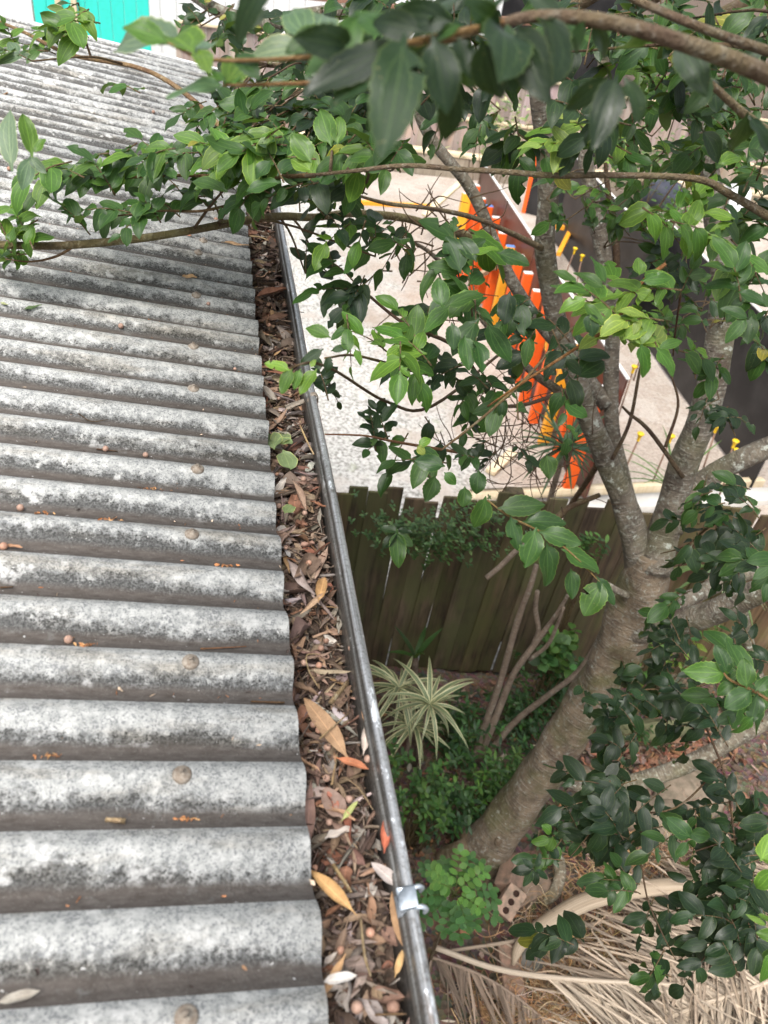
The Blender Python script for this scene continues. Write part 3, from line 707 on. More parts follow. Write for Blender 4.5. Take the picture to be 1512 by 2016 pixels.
roof_leaf('dark red leaf scrap beside the bare branch on the roof', (352, 462), (378, 470), .5, (.30, .15, .09))
mb = MB()
for i in range(420):
    y = random.uniform(-.3, 3.2); k = round(y / PITCH + .27) + .5; y = (k - .27) * PITCH + random.gauss(0, .007); u = -random.uniform(0, 1) ** 1.2 * .9
    P = roofp(u, y, .0015)
    dead_leaf(mb, P, random.uniform(.002, .008), 'bit', random.choice([(.38, .18, .09), (.2, .12, .07), (.5, .4, .3), (.06, .045, .04)]), tilt=.2)
for cx, cy in [(300, 962), (215, 1022), (440, 1112), (80, 1010), (375, 1605), (95, 1485), (165, 1268)]:
    for _ in range(12):
        P = on_trough(cx + random.gauss(0, 12), cy + random.gauss(0, 3), .002); dead_leaf(mb, P, random.uniform(.003, .009), 'bit', random.choice([(.42, .19, .08), (.5, .3, .14), (.2, .1, .05)]), tilt=.5)
tag(mb.build('roof_debris', M_DEAD), 'scattered crumbs of dry petals and leaf on the roof troughs', 'debris', kind='stuff')

# ================================================================== near paling fence
UP = np.array([0, 0, 1.0])
FH = 1.42
fence = thing('paling_fence', 'damp brown timber paling fence at the back of the garden behind the tree', 'fence', FA)
mb = MB(); x = -2.2; LEAN = FD * .0
i = 0
while x < 6.0:
    wd = random.uniform(.096, .108); c0 = FA + FD * (x - .0)
    k = random.uniform(.75, 1.25); k = k * (1.0 if x < 2.2 else 1.35)
    tn = (k * (1.0 if x < 1.6 else 1.15), k * random.uniform(.95, 1.02), k * random.uniform(.85, 1.0))
    hh = FH + random.uniform(-.05, .03); lean = random.gauss(.03, .012)
    ax = [FD, FNRM, nrm(UP + FD * lean)]
    box(mb, c0 + FNRM * (.012 + .010 * (i % 2)) + UP * (hh / 2 + .01), wd / 2, .0085, hh / 2 + random.choice([0, 0, 0, -.02]), ax, tn, bev=.003)
    x += wd + random.choice([-.007, -.005, -.004, -.003, -.002, .0015]); i += 1
mb.build('palings', M_FENCE, fence, smooth=False)
for zz in (.30, 1.18):
    mb = MB(); box(mb, FA + FD * 1.9 + FNRM * .055 + UP * zz, 4.1, .02, .038, [FD, FNRM, UP], (.9, .9, .9), bev=.004); mb.build('rail', M_FENCE, fence, smooth=False)
for xx in (-1.6, .75, 3.1, 5.4):
    mb = MB(); box(mb, FA + FD * xx + FNRM * .13 + UP * .68, .05, .05, .70, [FD, FNRM, UP], (.9, .9, .9), bev=.006); mb.build('post', M_FENCE, fence, smooth=False)

# ================================================================== the building site beyond the fence
def board(name, m, label, cat, a, b, w2, t2, up=UP, group=None, bev=.004, tone=(1, 1, 1), parent=None):
    a, b = np.asarray(a, float), np.asarray(b, float); d = nrm(b - a); s = nrm(np.cross(up, d)); u = np.cross(d, s)
    mb = MB(); box(mb, (a + b) / 2, np.linalg.norm(b - a) / 2, w2, t2, [d, s, u], tone, bev=bev)
    o = mb.build(name, m, parent, smooth=False)
    return tag(o, label, cat, group) if label else o
P1A, P1B = onz(915, 540, GZ), onz(1118, 985, GZ); D1 = nrm(P1B - P1A); S1 = np.array([D1[1], -D1[0], 0])
if S1[0] > 0: S1 = -S1                                  # towards the camera side (-x)
L1 = np.linalg.norm(P1B - P1A)
def panel(name, label, A, D, S, l0, l1, h, m, th=.017, z0=.02):
    root = thing(name, label, 'form panel', A)
    k = max(1, round((l1 - l0) / 1.25)); ls = (l1 - l0) / k
    for q in range(k): mb = MB(); box(mb, A + D * (l0 + (q + .5) * ls) + S * random.uniform(-.004, .004) + UP * (h / 2 + z0), ls / 2 - .004, th / 2, h / 2, [D, S, UP], bev=.002); mb.build('sheet', m, root, smooth=False)
    mb = MB(); box(mb, A + D * (l0 + l1) / 2 + UP * (h + z0 + .006), (l1 - l0) / 2, th / 2 + .004, .006, [D, S, UP]); mb.build('cut_edge', M_PLYE, root, smooth=False)
    return root
panel('form_panel', 'long dark brown plywood panel standing behind the row of orange beams', P1A - S1 * .10, D1, S1, -.55, L1 + .1, 1.2, M_PLYB)
def orange_beam(base, h, tone, end, label, w2=.032, t2=.048, yellow=False, lean=(0, 0, 0), text=None):
    u = nrm(UP + np.array(lean)); root = thing('orange_beam', label, 'timber beam', base, 'orange coated beams standing against the brown panel')
    d = nrm(D1 - u * (D1 @ u)); s = np.cross(u, d)
    mb = MB(); box(mb, base + u * h / 2, w2, t2, h / 2, [d, s, u], tone, bev=.007); body = mb.build('beam', M_YBEAM if yellow else M_ORANGE, root, smooth=False)
    mb = MB(); box(mb, base + u * (h + .003), w2 * .9, t2 * .92, .003, [d, s, u]); mb.build('end_face', end, root, smooth=False)
    if text:
        cu = bpy.data.curves.new('printed_text', 'FONT'); cu.body = text; cu.size = .075; cu.extrude = .0005; cu.materials.append(M_BLACKT)
        o = bpy.data.objects.new('printed_text', cu); COL.objects.link(o); o.parent = root
        o.matrix_parent_inverse = Matrix.Translation(root.location).inverted()
        nm = -s if (s @ (CAM - base)) < 0 else s
        rx = -u; ry = np.cross(nm, rx); p = base + u * (h * .93) + nm * (t2 + .002) - ry * .028
        M = Matrix.Identity(4)
        for r in range(3): M[r][0], M[r][1], M[r][2], M[r][3] = rx[r], ry[r], nm[r], p[r]
        o.matrix_basis = M
    return root
nb = 13
for i in range(nb):
    l = .12 + i * (L1 - .2) / (nb - 1); base = P1A + D1 * l + S1 * .0
    yl = i in (4, 10)
    lab = ['farthest orange beam of the row behind the twigs', 'orange beam with blue painted end standing in the row', 'orange beam with pale end next after the blue ended beam', 'orange beam in the row beside the yellow beam', 'yellow orange beam with blue end in the middle of the orange row'][i] if i < 5 else \
          ('yellow orange beam low in the row behind the trunk' if yl else 'orange beam of the lower row seen between the leaves')
    orange_beam(base, 1.02 + random.uniform(-.03, .03), jit((1, 1, 1), .06), M_BLUE if i in (1, 4) else M_PLYE, lab, yellow=yl)
    if i % 1 == 0 and i < nb - 1:
        pb = base + D1 * (L1 - .2) / (nb - 1) * .5 + UP * (.72 + .0 * i); mbx = MB(); box(mbx, pb - S1 * .03, .035, .03, .05, [D1, S1, UP], bev=.004)
        tag(mbx.build('spacer_block', M_YBEAM, smooth=False), 'yellow timber spacer block wedged between two orange beams', 'block', 'yellow spacer blocks between the orange beams')
orange_beam(onz(884, 600, GZ), 1.35, (1, .9, .9), M_PLYE, 'tallest orange beam with black print leaning apart at the left end', .05, .075, lean=(.05, .1, 0), text='HAND 4097')
orange_beam(onz(874, 610, GZ) - S1 * .0, 1.30, (1, 1.1, 1), M_PLYE, 'yellow orange beam leaning against the printed beam', .04, .05, yellow=True, lean=(.05, .1, 0))
for a, b, lab in [((835, 425), (915, 352), 'pale green timber brace leaning at the far end of the orange beams'), ((940, 545), (986, 518), 'short white timber brace in front of the orange beams'), ((965, 930), (1010, 890), 'pale timber offcut on the sand below the orange beams'), ((800, 660), (835, 620), 'pale timber offcut on the gravel left of the orange beams')]:
    A, B = onz(*a, GZ + .35 if 'brace' in lab else GZ + .03), onz(*b, GZ + .75 if 'brace' in lab else GZ + .03)
    board('timber_brace', M_PALE, lab, 'timber board', A, B, .045, .02, group='pale timbers around the form work')
for a, b, z, lab in [((700, 398), (860, 408), .25, 'yellow orange beam lying across the far yard by the branch'), ((1065, 440), (1130, 452), .3, 'low yellow beam between the two dark panels'), ((1100, 500), (1135, 430), .3, 'tilted yellow beam beside the black panel')]:
    board('yellow_beam', M_YBEAM, lab, 'timber beam', onz(*a, GZ + z), onz(*b, GZ + z), .03, .03, group='yellow beams lying in the far yard')
P2A, P2B = onz(1100, 490, GZ), onz(1334, 830, GZ); D2 = nrm(P2B - P2A); S2 = np.array([D2[1], -D2[0], 0])
if S2[0] > 0: S2 = -S2
L2 = np.linalg.norm(P2B - P2A)
panel('form_panel', 'large black plywood panel behind the right hand trunks', P2A, D2, S2, -.3, L2 * .62, 1.15, M_PLYK)
panel('form_panel', 'black plywood panel standing nearest to the fence at the right', P2A - S2 * .25, D2, S2, L2 * .50, L2 + 1.1, 1.25, M_PLYK)
# orange edge panel far between the two walls
q0 = onz(1030, 430, GZ); mb = MB(); rootp = thing('form_panel', 'narrow dark panel with orange edge standing far between the trunks', 'form panel', q0)
mb = MB(); box(mb, q0 + [0.45, 0, .6], .42, .012, .58, [nrm([1, -.5, 0]), nrm([.5, 1, 0]), UP]); mb.build('sheet', M_PLYK, rootp, smooth=False)
mb = MB(); box(mb, q0 + [0.06, .2, .6], .03, .03, .60, [nrm([1, -.5, 0]), nrm([.5, 1, 0]), UP]); mb.build('orange_edge', M_ORANGE, rootp, smooth=False)
# capped starter bars
def rod(cx, cy, h, label, zb=GZ):
    v = ray(cx, cy); P = CAM + v * ((zb + h - CAM[2]) / v[2]); root = thing('rebar_stake', label, 'stake', (P[0], P[1], zb), 'yellow capped steel stakes on the building site')
    le = np.array([random.gauss(0, .03), random.gauss(0, .03), 0]); top = P + le * 0
    mb = MB(); tube(mb, [np.array([P[0], P[1], zb - .02]) - le, top], [.008, .008], 7, 2); mb.build('rod', M_STEELROD, root)
    mb = MB(); V = []; pr = [(.013, -.05), (.014, -.01), (.026, .012), (.030, .020), (.028, .027), (.001, .030)]
    for r, z in pr:
        for s in range(10): V.append(top + [r * math.cos(s * .6283), r * math.sin(s * .6283), z])
    mb.add(V, [(i * 10 + s, i * 10 + (s + 1) % 10, (i + 1) * 10 + (s + 1) % 10, (i + 1) * 10 + s) for i in range(5) for s in range(10)]); mb.build('cap', M_YELLOW, root)
for cx, cy, lab in [(1132, 492, 'yellow capped stake in front of the black panel, farther of two'), (1146, 506, 'yellow capped stake in front of the black panel, nearer of two'), (1260, 858, 'yellow capped stake on the sand between the two main trunks'),
                    (1321, 862, 'yellow capped stake partly behind the right main trunk'), (1411, 842, 'yellow capped stake just right of the main trunk'), (1447, 872, 'yellow capped stake with bright cap before the black panel'), (1450, 890, 'lowest yellow capped stake above the right limb'), (1277, 655, 'yellow capped stake hidden among bright leaves'), (1248, 725, 'yellow capped stake at the pale foot of the panel')]:
    rod(cx, cy, .55, lab)
mb = MB(); P = onz(1300, 385, GZ + .2)
V = []; F = []; 
for i in range(9):
    for j in range(12):
        a = j / 12 * 2 * math.pi; b = i / 8 * math.pi; r = .28 * (1 + .18 * math.sin(3 * a + 2 * b) + .1 * math.sin(7 * a)); V.append(P + [r * math.sin(b) * math.cos(a) * 1.3, r * math.sin(b) * math.sin(a), r * math.cos(b) * .9])
mb.add(V, [(i * 12 + j, i * 12 + (j + 1) % 12, (i + 1) * 12 + (j + 1) % 12, (i + 1) * 12 + j) for i in range(8) for j in range(12)])
tag(mb.build('bundled_tarp', M_TARP), 'dark blue crumpled tarp bundle by the far sleeper wall', 'tarp')
P = onz(1440, 405, GZ + .3); mb = MB(); box(mb, P, .22, .16, .28, bev=.05); box(mb, P + [0, 0, .31], .15, .1, .02, bev=.01)
tag(mb.build('plastic_drum', M_WHITE), 'white plastic drum standing at the right of the far yard', 'drum')

# sleeper wall and far fence
W0, W1 = onz(560, 330, GZ), onz(1512, 560, GZ)
W0, W1 = np.array([-.2, 13.9, GZ]), np.array([10.5, 12.1, GZ]); WD = nrm(W1 - W0); WN = np.array([-WD[1], WD[0], 0]); WL = np.linalg.norm(W1 - W0)
sw = thing('sleeper_wall', 'low grey timber sleeper retaining wall under the far paling fence', 'retaining wall', W0)
for k in range(2):
    for j in range(5):
        mb = MB(); l = WL / 5; box(mb, W0 + WD * (j + .5) * l + UP * (.08 + k * .165) + WN * .03 * k, l / 2 - .006, .04, .08, [WD, WN, UP], jit((1, 1, 1), .15), bev=.01); mb.build('sleeper', M_SLEEP, sw, smooth=False)
mb = MB(); box(mb, W0 + WD * WL / 2 + UP * .36 + WN * .06, WL / 2, .09, .03, [WD, WN, UP], bev=.008); mb.build('capping', M_PALE, sw, smooth=False)
struct(sheet('upper_garden', lambda a, b: tuple(W0 + WD * (WL * a) + WN * (.12 + 12 * b) + UP * .33), 4, 4, M_SOIL))
ff = thing('paling_fence', 'pale pinkish grey paling fence with capping rails standing on the far sleeper wall', 'fence', W0)
def far_palings(root, x0, off, zb, h0, dh, rail):
    mb = MB(); x = x0; seg = 0
    while x < WL + .5:
        k = random.uniform(.75, 1.25); tn = (k, k * random.uniform(.92, 1.03), k * random.uniform(.9, 1.05)); h = h0 - dh * int((x - x0) / 2.4)
        box(mb, W0 + WD * x + WN * (off + .012 * (seg % 2)) + UP * (zb + h / 2), .049, .008, h / 2, [WD, WN, UP], tn, bev=.002); x += .1; seg += 1
    mb.build('palings', M_FARF, root, smooth=False)
    for j in range(5):
        mb = MB(); box(mb, W0 + WD * (x0 + 2.4 * j + 1.2) + WN * (off - .012) + UP * (zb + h0 - dh * j + .02), 1.19, .04, .02, [WD, WN, UP], (1, 1, 1), bev=.005); mb.build(rail, M_PALE, root, smooth=False)
far_palings(ff, -.7, .30, .32, .64, .06, 'capping_rail')
f2 = thing('paling_fence', 'taller pinkish paling fence with white capping standing behind the low far fence', 'fence', W0 + WN * 1.5)
far_palings(f2, -.65, 1.5, .32, 1.15, .07, 'capping_rail')
# neighbouring house
nh = thing('neighbouring_house', 'white weatherboard house with fretwork brackets beyond the far fence', 'house', (1.5, 19, GZ))
mb = MB()
for k in range(28): box(mb, (1.2 - 4 + k * .32, 19.02 + .0 * k, GZ + 2.1), .157, .03, 2.1, bev=.012)
mb.build('boards', M_WHITE, nh, smooth=False)
mb = MB(); box(mb, (5, 18.2, GZ + 1.72), 3.4, .06, .05, bev=.01); mb.build('verandah_rail', M_BRICK, nh, smooth=False)
mb = MB(); box(mb, (6, 20.5, GZ + 2.2), 3.2, 1.2, 2.2); mb.build('room_shade_box', M_PLYK, nh, smooth=False)  # solid box, its black colour stands in for the shade of a room
def fan(px, py, dep, s):
    c = at(px, py, dep); mb = MB()
    for k in range(9):
        a = math.radians(90 + 11.25 * k); d = np.array([math.cos(a), 0, math.sin(a)]); box(mb, c + d * s * .58, s * .36, .012, s * .028, [d, [0, 1, 0], np.cross(d, [0, 1, 0])], bev=.003)
    tube(mb, [c + s * .98 * np.array([math.cos(math.radians(85 + 9 * k)), 0, math.sin(math.radians(85 + 9 * k))]) for k in range(12)], [.022, .022], 6, 2)
    tube(mb, [c + s * .20 * np.array([math.cos(math.radians(85 + 9 * k)), 0, math.sin(math.radians(85 + 9 * k))]) for k in range(12)], [.02, .02], 6, 2)
    mb.build('fretwork_bracket', M_WHITE, nh, smooth=False)
fan(672, 48, 17, .36); fan(735, 30, 17, .36); fan(705, 8, 17, .3)
sh = thing('garden_shed', 'bright teal panelled shed beyond the far end of the roof', 'shed', (-2, 15.6, GZ))
mb = MB()
for k in range(9): box(mb, (-2.75 + k * .2, 15.6, GZ + 1.35), .098, .02, 1.35, bev=.008)
mb.build('cladding', M_TEAL, sh, smooth=False)
for xx in (-2.46, -2.22):
    mb = MB(); box(mb, (xx, 15.55, GZ + 1.35), .045, .03, 1.36, bev=.005); mb.build('door_frame', M_PALE, sh, smooth=False)
mb = MB(); box(mb, (-3.75, 15.6, GZ + 1.35), .88, .025, 1.35, bev=.01); mb.build('side_wall', M_WHITE, sh, smooth=False)

# ================================================================== plants, stones and dry fronds in the garden
DK, MD, LT, YL = (.013, .032, .015), (.028, .072, .020), (.065, .14, .028), (.14, .22, .035)
def plant(name, label, cat, px, py, z, m=None, group=None):
    P = onz(px, py, GZ + z); root = thing(name, label, cat, (P[0], P[1], GZ), group); return root, P
def whorl(mb, c, n, L, W, tones, el=(.0, .9), prof='lance', curl=.3, fold=.15, nv=6, nu=2, pet=0, jl=.3):
    for i in range(n):
        a = i * 2.399 + random.uniform(-.3, .3); e = random.uniform(*el)
        d = np.array([math.cos(a) * math.cos(e), math.sin(a) * math.cos(e), math.sin(e)]); l = L * random.uniform(1 - jl, 1 + jl * .4)
        leaf(mb, np.asarray(c) + d * .006, d, nrm(UP + d * -.3 + np.array([random.gauss(0, .15), random.gauss(0, .15), 0])), l, l * W, jit(random.choice(tones), .25), prof, curl * random.uniform(.5, 1.4), fold, nu, nv, pet)
def m_varieg():
    m, nt, b = mat('striped_leaf'); g = N(nt); x = g.xyz(g.uv()); u = g.math('ABSOLUTE', g.math('SUBTRACT', g.math('MULTIPLY', x[0], 2.0), 1.0))
    st = g.noise(g.scale(g.uv(), (16, .5, 1)), 2.2, 2)
    c = g.mix(g.ramp(st, .45, .55), (.05, .10, .035), (.11, .17, .07)); c = g.mix(g.ramp(u, .50, .60), c, (.50, .48, .27)); c = g.mix(g.ramp(u, .10, .16, .6, 0), c, (.42, .43, .25))
    g.put(b.inputs['Base Color'], c); b.inputs['Roughness'].default_value = .45; return m
M_VAR = m_varieg()
for px, py, z, n, L, lab in [(845, 1388, .55, 30, .26, 'cream striped strap leaved plant, nearer rosette beside the gutter'), (785, 1356, .50, 26, .25, 'cream striped strap leaved plant, smaller rosette half hidden by the gutter'), (812, 1432, .36, 26, .26, 'cream striped strap leaved plant tucked low behind the gutter')]:
    root, P = plant('striped_plant', lab, 'plant', px, py, z, group='cream striped plants by the fence')
    mb = MB(); whorl(mb, P, n, L, .105, [(1, 1, 1)], (-.2, 1.1), 'strap', .75, .35, 10, 4, jl=.45); mb.build('foliage', M_VAR, root)
    mb = MB(); tube(mb, [(P[0], P[1], GZ - .02), P], [.014, .012], 8, 3); mb.build('stem', M_STEM, root)
def bush(px, py, z, rx, ry, rz, n, L, W, tones, name, label, cat='shrub', prof='lance', group=None, stems=4, curl=.2, mat_=None, clump=6):
    root, P = plant(name, label, cat, px, py, z, group=group); mb = MB(); ms = MB()
    base = np.array([P[0], P[1], GZ - .02])
    tips = []
    for k in range(max(1, n // clump)):
        v = np.array([random.gauss(0, .45), random.gauss(0, .45), random.gauss(0, .45)]); tips.append(P + v * [rx, ry, rz])
    for i, t in enumerate(tips):
        ax = nrm(t - base + np.array([0, 0, .12]))
        for q in range(clump):
            a = q * 2.4 + random.random(); sd = nrm(np.cross(ax, [math.cos(a), math.sin(a), .3])); d = nrm(sd + ax * random.uniform(.1, .8)); l = L * random.uniform(.6, 1.15)
            leaf(mb, t + ax * (q / clump - .5) * L * 1.2, d, nrm(UP + np.array([random.gauss(0, .35), random.gauss(0, .35), 0])), l, l * W, jit(random.choice(tones), .3), prof, curl, .2, 2, 4, .1)
        if i < stems * 6: tube(ms, [base + [random.gauss(0, .02), random.gauss(0, .02), 0], (base + t) / 2 + [random.gauss(0, .03), random.gauss(0, .03), .02], t], [.005, .0015], 5, 3, (.8, .75, .6))
    mb.build('foliage', mat_ or M_LEAFS, root); ms.build('stem', M_TWIG, root); return root
G2 = [(.022, .055, .02), (.04, .10, .025), (.03, .08, .03)]
bush(905, 1440, .25, .20, .20, .22, 520, .06, .26, G2, 'leafy_shrub', 'dark narrow leaved shrub between the striped plants and the bare stems', group='low shrubs under the tree')
bush(985, 1545, .22, .26, .22, .20, 760, .055, .28, [(.05, .12, .03), (.03, .085, .02), (.07, .15, .03)], 'leafy_shrub', 'mid green narrow leaved shrub left of the leaning trunk', group='low shrubs under the tree')
bush(1040, 1410, .22, .30, .26, .22, 800, .045, .38, G2, 'leafy_shrub', 'dark fine leaved shrub behind the bare stems at the fence foot', group='low shrubs under the tree')
bush(1110, 1345, .35, .2, .14, .25, 420, .05, .45, G2 + [MD], 'leafy_shrub', 'dark bushy shrub behind the trunk against the fence', group='low shrubs under the tree')
bush(880, 1590, .18, .2, .16, .14, 420, .055, .34, G2, 'leafy_shrub', 'glossy dark shrub at the foot of the trunk beside the gutter', group='low shrubs under the tree')
bush(835, 1560, .50, .16, .2, .22, 420, .045, .42, [LT, MD, (.05, .12, .03)], 'leafy_shrub', 'bright green soft leaved shrub close to the gutter', prof='round', group='low shrubs under the tree')
bush(1120, 1640, .14, .22, .14, .1, 160, .045, .4, [MD, DK], 'leafy_shrub', 'small green weeds right of the trunk foot', group='low shrubs under the tree')
bush(1095, 1290, .62, .12, .1, .14, 90, .075, .8, [LT, MD, (.07, .16, .05)], 'lobed_plant', 'light green lobed leaf plant in front of the fence left of the trunk', 'plant', 'round')
bush(1330, 1290, .55, .25, .12, .2, 90, .08, .35, [LT, YL, MD], 'leafy_shrub', 'yellow green shrub seen under the lower right limb by the fence', group='low shrubs under the tree')
bush(1210, 1440, .1, .3, .2, .08, 120, .05, .4, [MD, DK], 'leafy_shrub', 'scattered weeds in the leaf litter behind the trunk', group='low shrubs under the tree')
bush(860, 1050, 1.30, .42, .10, .20, 1400, .032, .42, [MD, (.05, .11, .03), (.05, .10, .04), (.08, .14, .05)], 'fence_climber', 'fine leaved climber trailing over the top of the near fence', 'climber', stems=0)
bush(1180, 1075, 1.3, .15, .06, .1, 60, .05, .4, [MD, LT], 'fence_climber', 'small green sprig hanging over the fence left of the trunk fork', 'climber')
# plant with round paired leaflets beside the gutter bracket
root, P = plant('round_leaflet_plant', 'bright green plant with rounded leaflets under the gutter beside the zinc bracket', 'plant', 893, 1765, .75)
mb = MB(); ms = MB()
for i in range(20):
    a = i * 2.399; e = random.uniform(-.05, .9); d = np.array([math.cos(a) * math.cos(e), math.sin(a) * math.cos(e), math.sin(e) * .6]); L = random.uniform(.11, .19)
    c1 = P + d * .02 + [0, 0, .05 * math.sin(e)]; c2 = c1 + d * L - [0, 0, .03]; tube(ms, [P, c1, (c1 + c2) / 2 + [0, 0, .015], c2], [.0016, .0009], 5, 3, (.7, 1.1, .5))
    for k in range(5):
        q = c1 + (c2 - c1) * (k + .8) / 5 + np.array([0, 0, .012 * math.sin(k * .7)]); sd = nrm(np.cross(d, UP))
        for s in (-1, 1):
            dd = nrm(sd * s + d * .45 + np.array([0, 0, random.gauss(0, .12)])); l = random.uniform(.034, .048)
            leaf(mb, q, dd, nrm(UP + np.array([random.gauss(0, .2), random.gauss(0, .2), 0])), l, l * .62, jit((.055, .135, .04) if e < .6 else (.10, .22, .045), .2), 'round', .1, .12, 2, 5, .05)
    leaf(mb, c2, d, UP, .04, .026, jit((.06, .14, .04)), 'round', .1, .12, 2, 5, .05)
mb.build('foliage', M_LEAFS, root); tube(ms, [(P[0], P[1], GZ - .02), P], [.008, .004], 6, 3); ms.build('stem', M_TWIG, root)
# spiky plant beyond the fence and strap plants by the fence
def spiky(px, py, z, n, L, W, tones, name, label, el, curl=.3):
    root, P = plant(name, label, 'plant', px, py, z); mb = MB(); whorl(mb, P, n, L, W, tones, el, 'strap', curl, .3, 6, 2); mb.build('foliage', M_LEAFS, root)
    mb = MB(); tube(mb, [(P[0], P[1], GZ - .02), (P[0] + .02, P[1], (GZ + P[2]) / 2), P], [.02, .018], 8, 3); mb.build('stem', M_STEM, root)
spiky(1112, 880, 1.55, 46, .34, .06, [(.02, .05, .022), (.035, .075, .03)], 'spiky_plant', 'dark spiky leaved plant standing just beyond the fence left of the trunk', (-.5, 1.1))
spiky(1405, 1120, 1.0, 30, .42, .06, [(.16, .22, .12), (.10, .17, .06), (.22, .28, .16)], 'strap_leaf_plant', 'pale green strap leaved plant behind the trunk at the right', (-.2, .9), .5)
spiky(1320, 960, 1.0, 16, .45, .04, [(.05, .10, .03), (.1, .16, .05)], 'spiky_plant', 'grassy leaved plant beyond the fence between the two main limbs', (.0, 1.1), .35)
spiky(818, 1296, .40, 5, .26, .13, [(.04, .10, .025), (.07, .14, .03), (.03, .07, .02)], 'broad_leaf_plant', 'broad upright green leaves against the fence above the striped plants', (.5, 1.3), .3)
# shrubs far in the yard
for px, py, z, r, lab, tn in [(985, 245, 1.75, .45, 'pale variegated shrub hanging over the far fence', [(.2, .27, .1), (.08, .14, .05), (.35, .38, .22)]), (1140, 420, .35, .35, 'leafy green shrub before the far sleeper wall', [MD, LT]), (1290, 310, .9, .55, 'large green shrub at the far fence between trunks', [MD, LT, (.10, .18, .05)]),
                               (1330, 420, .3, .35, 'light green weeds at the foot of the far wall', [LT, MD]), (1190, 290, 1.3, .4, 'yellow green shrub beside the far fence', [LT, YL, MD])]:
    root, P = plant('yard_shrub', lab, 'shrub', px, py, 0, group='shrubs in the far yard'); 
    P = onz(px, py, GZ + z); root.location = (P[0], P[1], GZ); mb = MB(); ms = MB()
    for i in range(330):
        t = P + np.array([random.gauss(0, .5), random.gauss(0, .4), random.gauss(0, .4)]) * r; a = random.random() * 6.28
        leaf(mb, t, (math.cos(a), math.sin(a), random.uniform(-.5, .3)), nrm(UP + np.array([random.gauss(0, .5), random.gauss(0, .5), 0])), random.uniform(.06, .13), random.uniform(.03, .05), jit(random.choice(tn), .3), 'ovate', .2, .2, 2, 3, .1)
    mb.build('foliage', M_LEAFS, root)
    for i in range(7): tube(ms, [(P[0] + random.gauss(0, .05), P[1] + random.gauss(0, .05), GZ - .02), P + np.array([random.gauss(0, .5), random.gauss(0, .4), random.gauss(0, .3)]) * r], [.012, .004], 5, 2)
    ms.build('stem', M_TWIG, root)
# bare stemmed shrub
B0 = onz(935, 1490, GZ); root = thing('bare_stemmed_shrub', 'pale bare branching stems rising in front of the fence left of the trunk', 'shrub', B0)
def stems(pts, r, name='stem'):
    mb = MB(); tube(mb, [at(*p) for p in pts], r, 10, 5, rough=.12); mb.build(name, M_STEM, root)
stems([(932, 1500, 4.60), (958, 1420, 4.5), (985, 1340, 4.35), (1020, 1220, 4.15), (1042, 1160, 4.05), (1056, 1112, 3.98)], [.022, .02, .018, .016, .014, .012])
stems([(940, 1500, 4.60), (985, 1390, 4.45), (1012, 1325, 4.34), (1060, 1258, 4.22), (1092, 1215, 4.15), (1118, 1172, 4.05)], [.022, .020, .018, .015, .012, .009])
stems([(1050, 1268, 4.25), (1060, 1240, 4.2), (1054, 1200, 4.12), (1058, 1164, 4.05)], [.013, .013, .012, .012])
stems([(1042, 1298, 4.3), (1078, 1270, 4.22), (1096, 1232, 4.15), (1110, 1195, 4.08)], [.012, .011, .009, .007])
stems([(945, 1505, 4.60), (1010, 1425, 4.5), (1080, 1368, 4.35), (1140, 1320, 4.25), (1190, 1240, 4.1), (1222, 1180, 4.0)], [.020, .018, .016, .015, .012, .010])
stems([(958, 1138, 3.9), (985, 1115, 3.88), (1012, 1088, 3.85), (1035, 1070, 3.82)], [.014, .013, .012, .009])
# thin trained twig on the fence
# dry palm fronds
def frond(name, label, pts, r, nl, L, side, lean, tone, t0=.05, t1=1.0, W=.014, both=False):
    A = [np.asarray(p, float) for p in pts]; root = thing(name, label, 'palm frond', (A[0][0], A[0][1], GZ), 'dry palm fronds on the ground')
    mb = MB(); C, R = tube(mb, A, r, 7, 6, tone); mb.build('rachis', M_FROND, root); mb = MB(); n = len(C)
    for i in range(nl):
        t = t0 + (t1 - t0) * (i + random.random() * .5) / nl; k = min(n - 2, int(t * (n - 1))); c = C[k] + (C[k + 1] - C[k]) * (t * (n - 1) - k); d = nrm(C[k + 1] - C[k])
        for s in ((-1, 1) if both else (side,)):
            sd = nrm(np.cross(UP, d)) * s; l = L * (1 - .5 * abs(t - .5)) * random.choice([random.uniform(.25, .6), random.uniform(.7, 1.1), random.uniform(.8, 1.15)])
            dd = nrm(sd * random.uniform(.6, 1.0) + d * lean * random.gauss(1, .38) + UP * random.uniform(-.22, .30)); 
            kq = random.uniform(.5, 1.25)
            leaf(mb, c, dd, nrm(UP + np.array([random.gauss(0, .4), random.gauss(0, .4), 0])), l, W * random.uniform(.7, 1.2), tuple(q_ * kq for q_ in tone), 'strap', random.uniform(-.15, .35), .7, 2, 7, 0, twist=random.uniform(-2.2, 2.2))
    mb.build('leaflets', M_FROND, root); return root
def gp(px, py, z): return onz(px, py, GZ + z)
TANF = (.40, .32, .245); PALF = (.54, .455, .36)
frond('dry_palm_frond', 'long pale dry palm rachis lying right across the bottom of the garden', [gp(858, 1866, .27), (gp(980, 1908, .25)), gp(1120, 1928, .24), gp(1300, 1938, .22), gp(1540, 1950, .20)], [.013, .013, .013, .011, .008], 100, .42, -1, .9, PALF, .42, 1.0, .010)
frond('dry_palm_frond', 'brown comb like dry palm frond lying nearest the gutter', [gp(850, 1885, .16), gp(935, 1915, .15), gp(1010, 1958, .12), gp(1100, 2030, .10)], [.008, .008, .006, .005], 62, .36, -1, .45, (.31, .235, .18), 0, 1, .013)
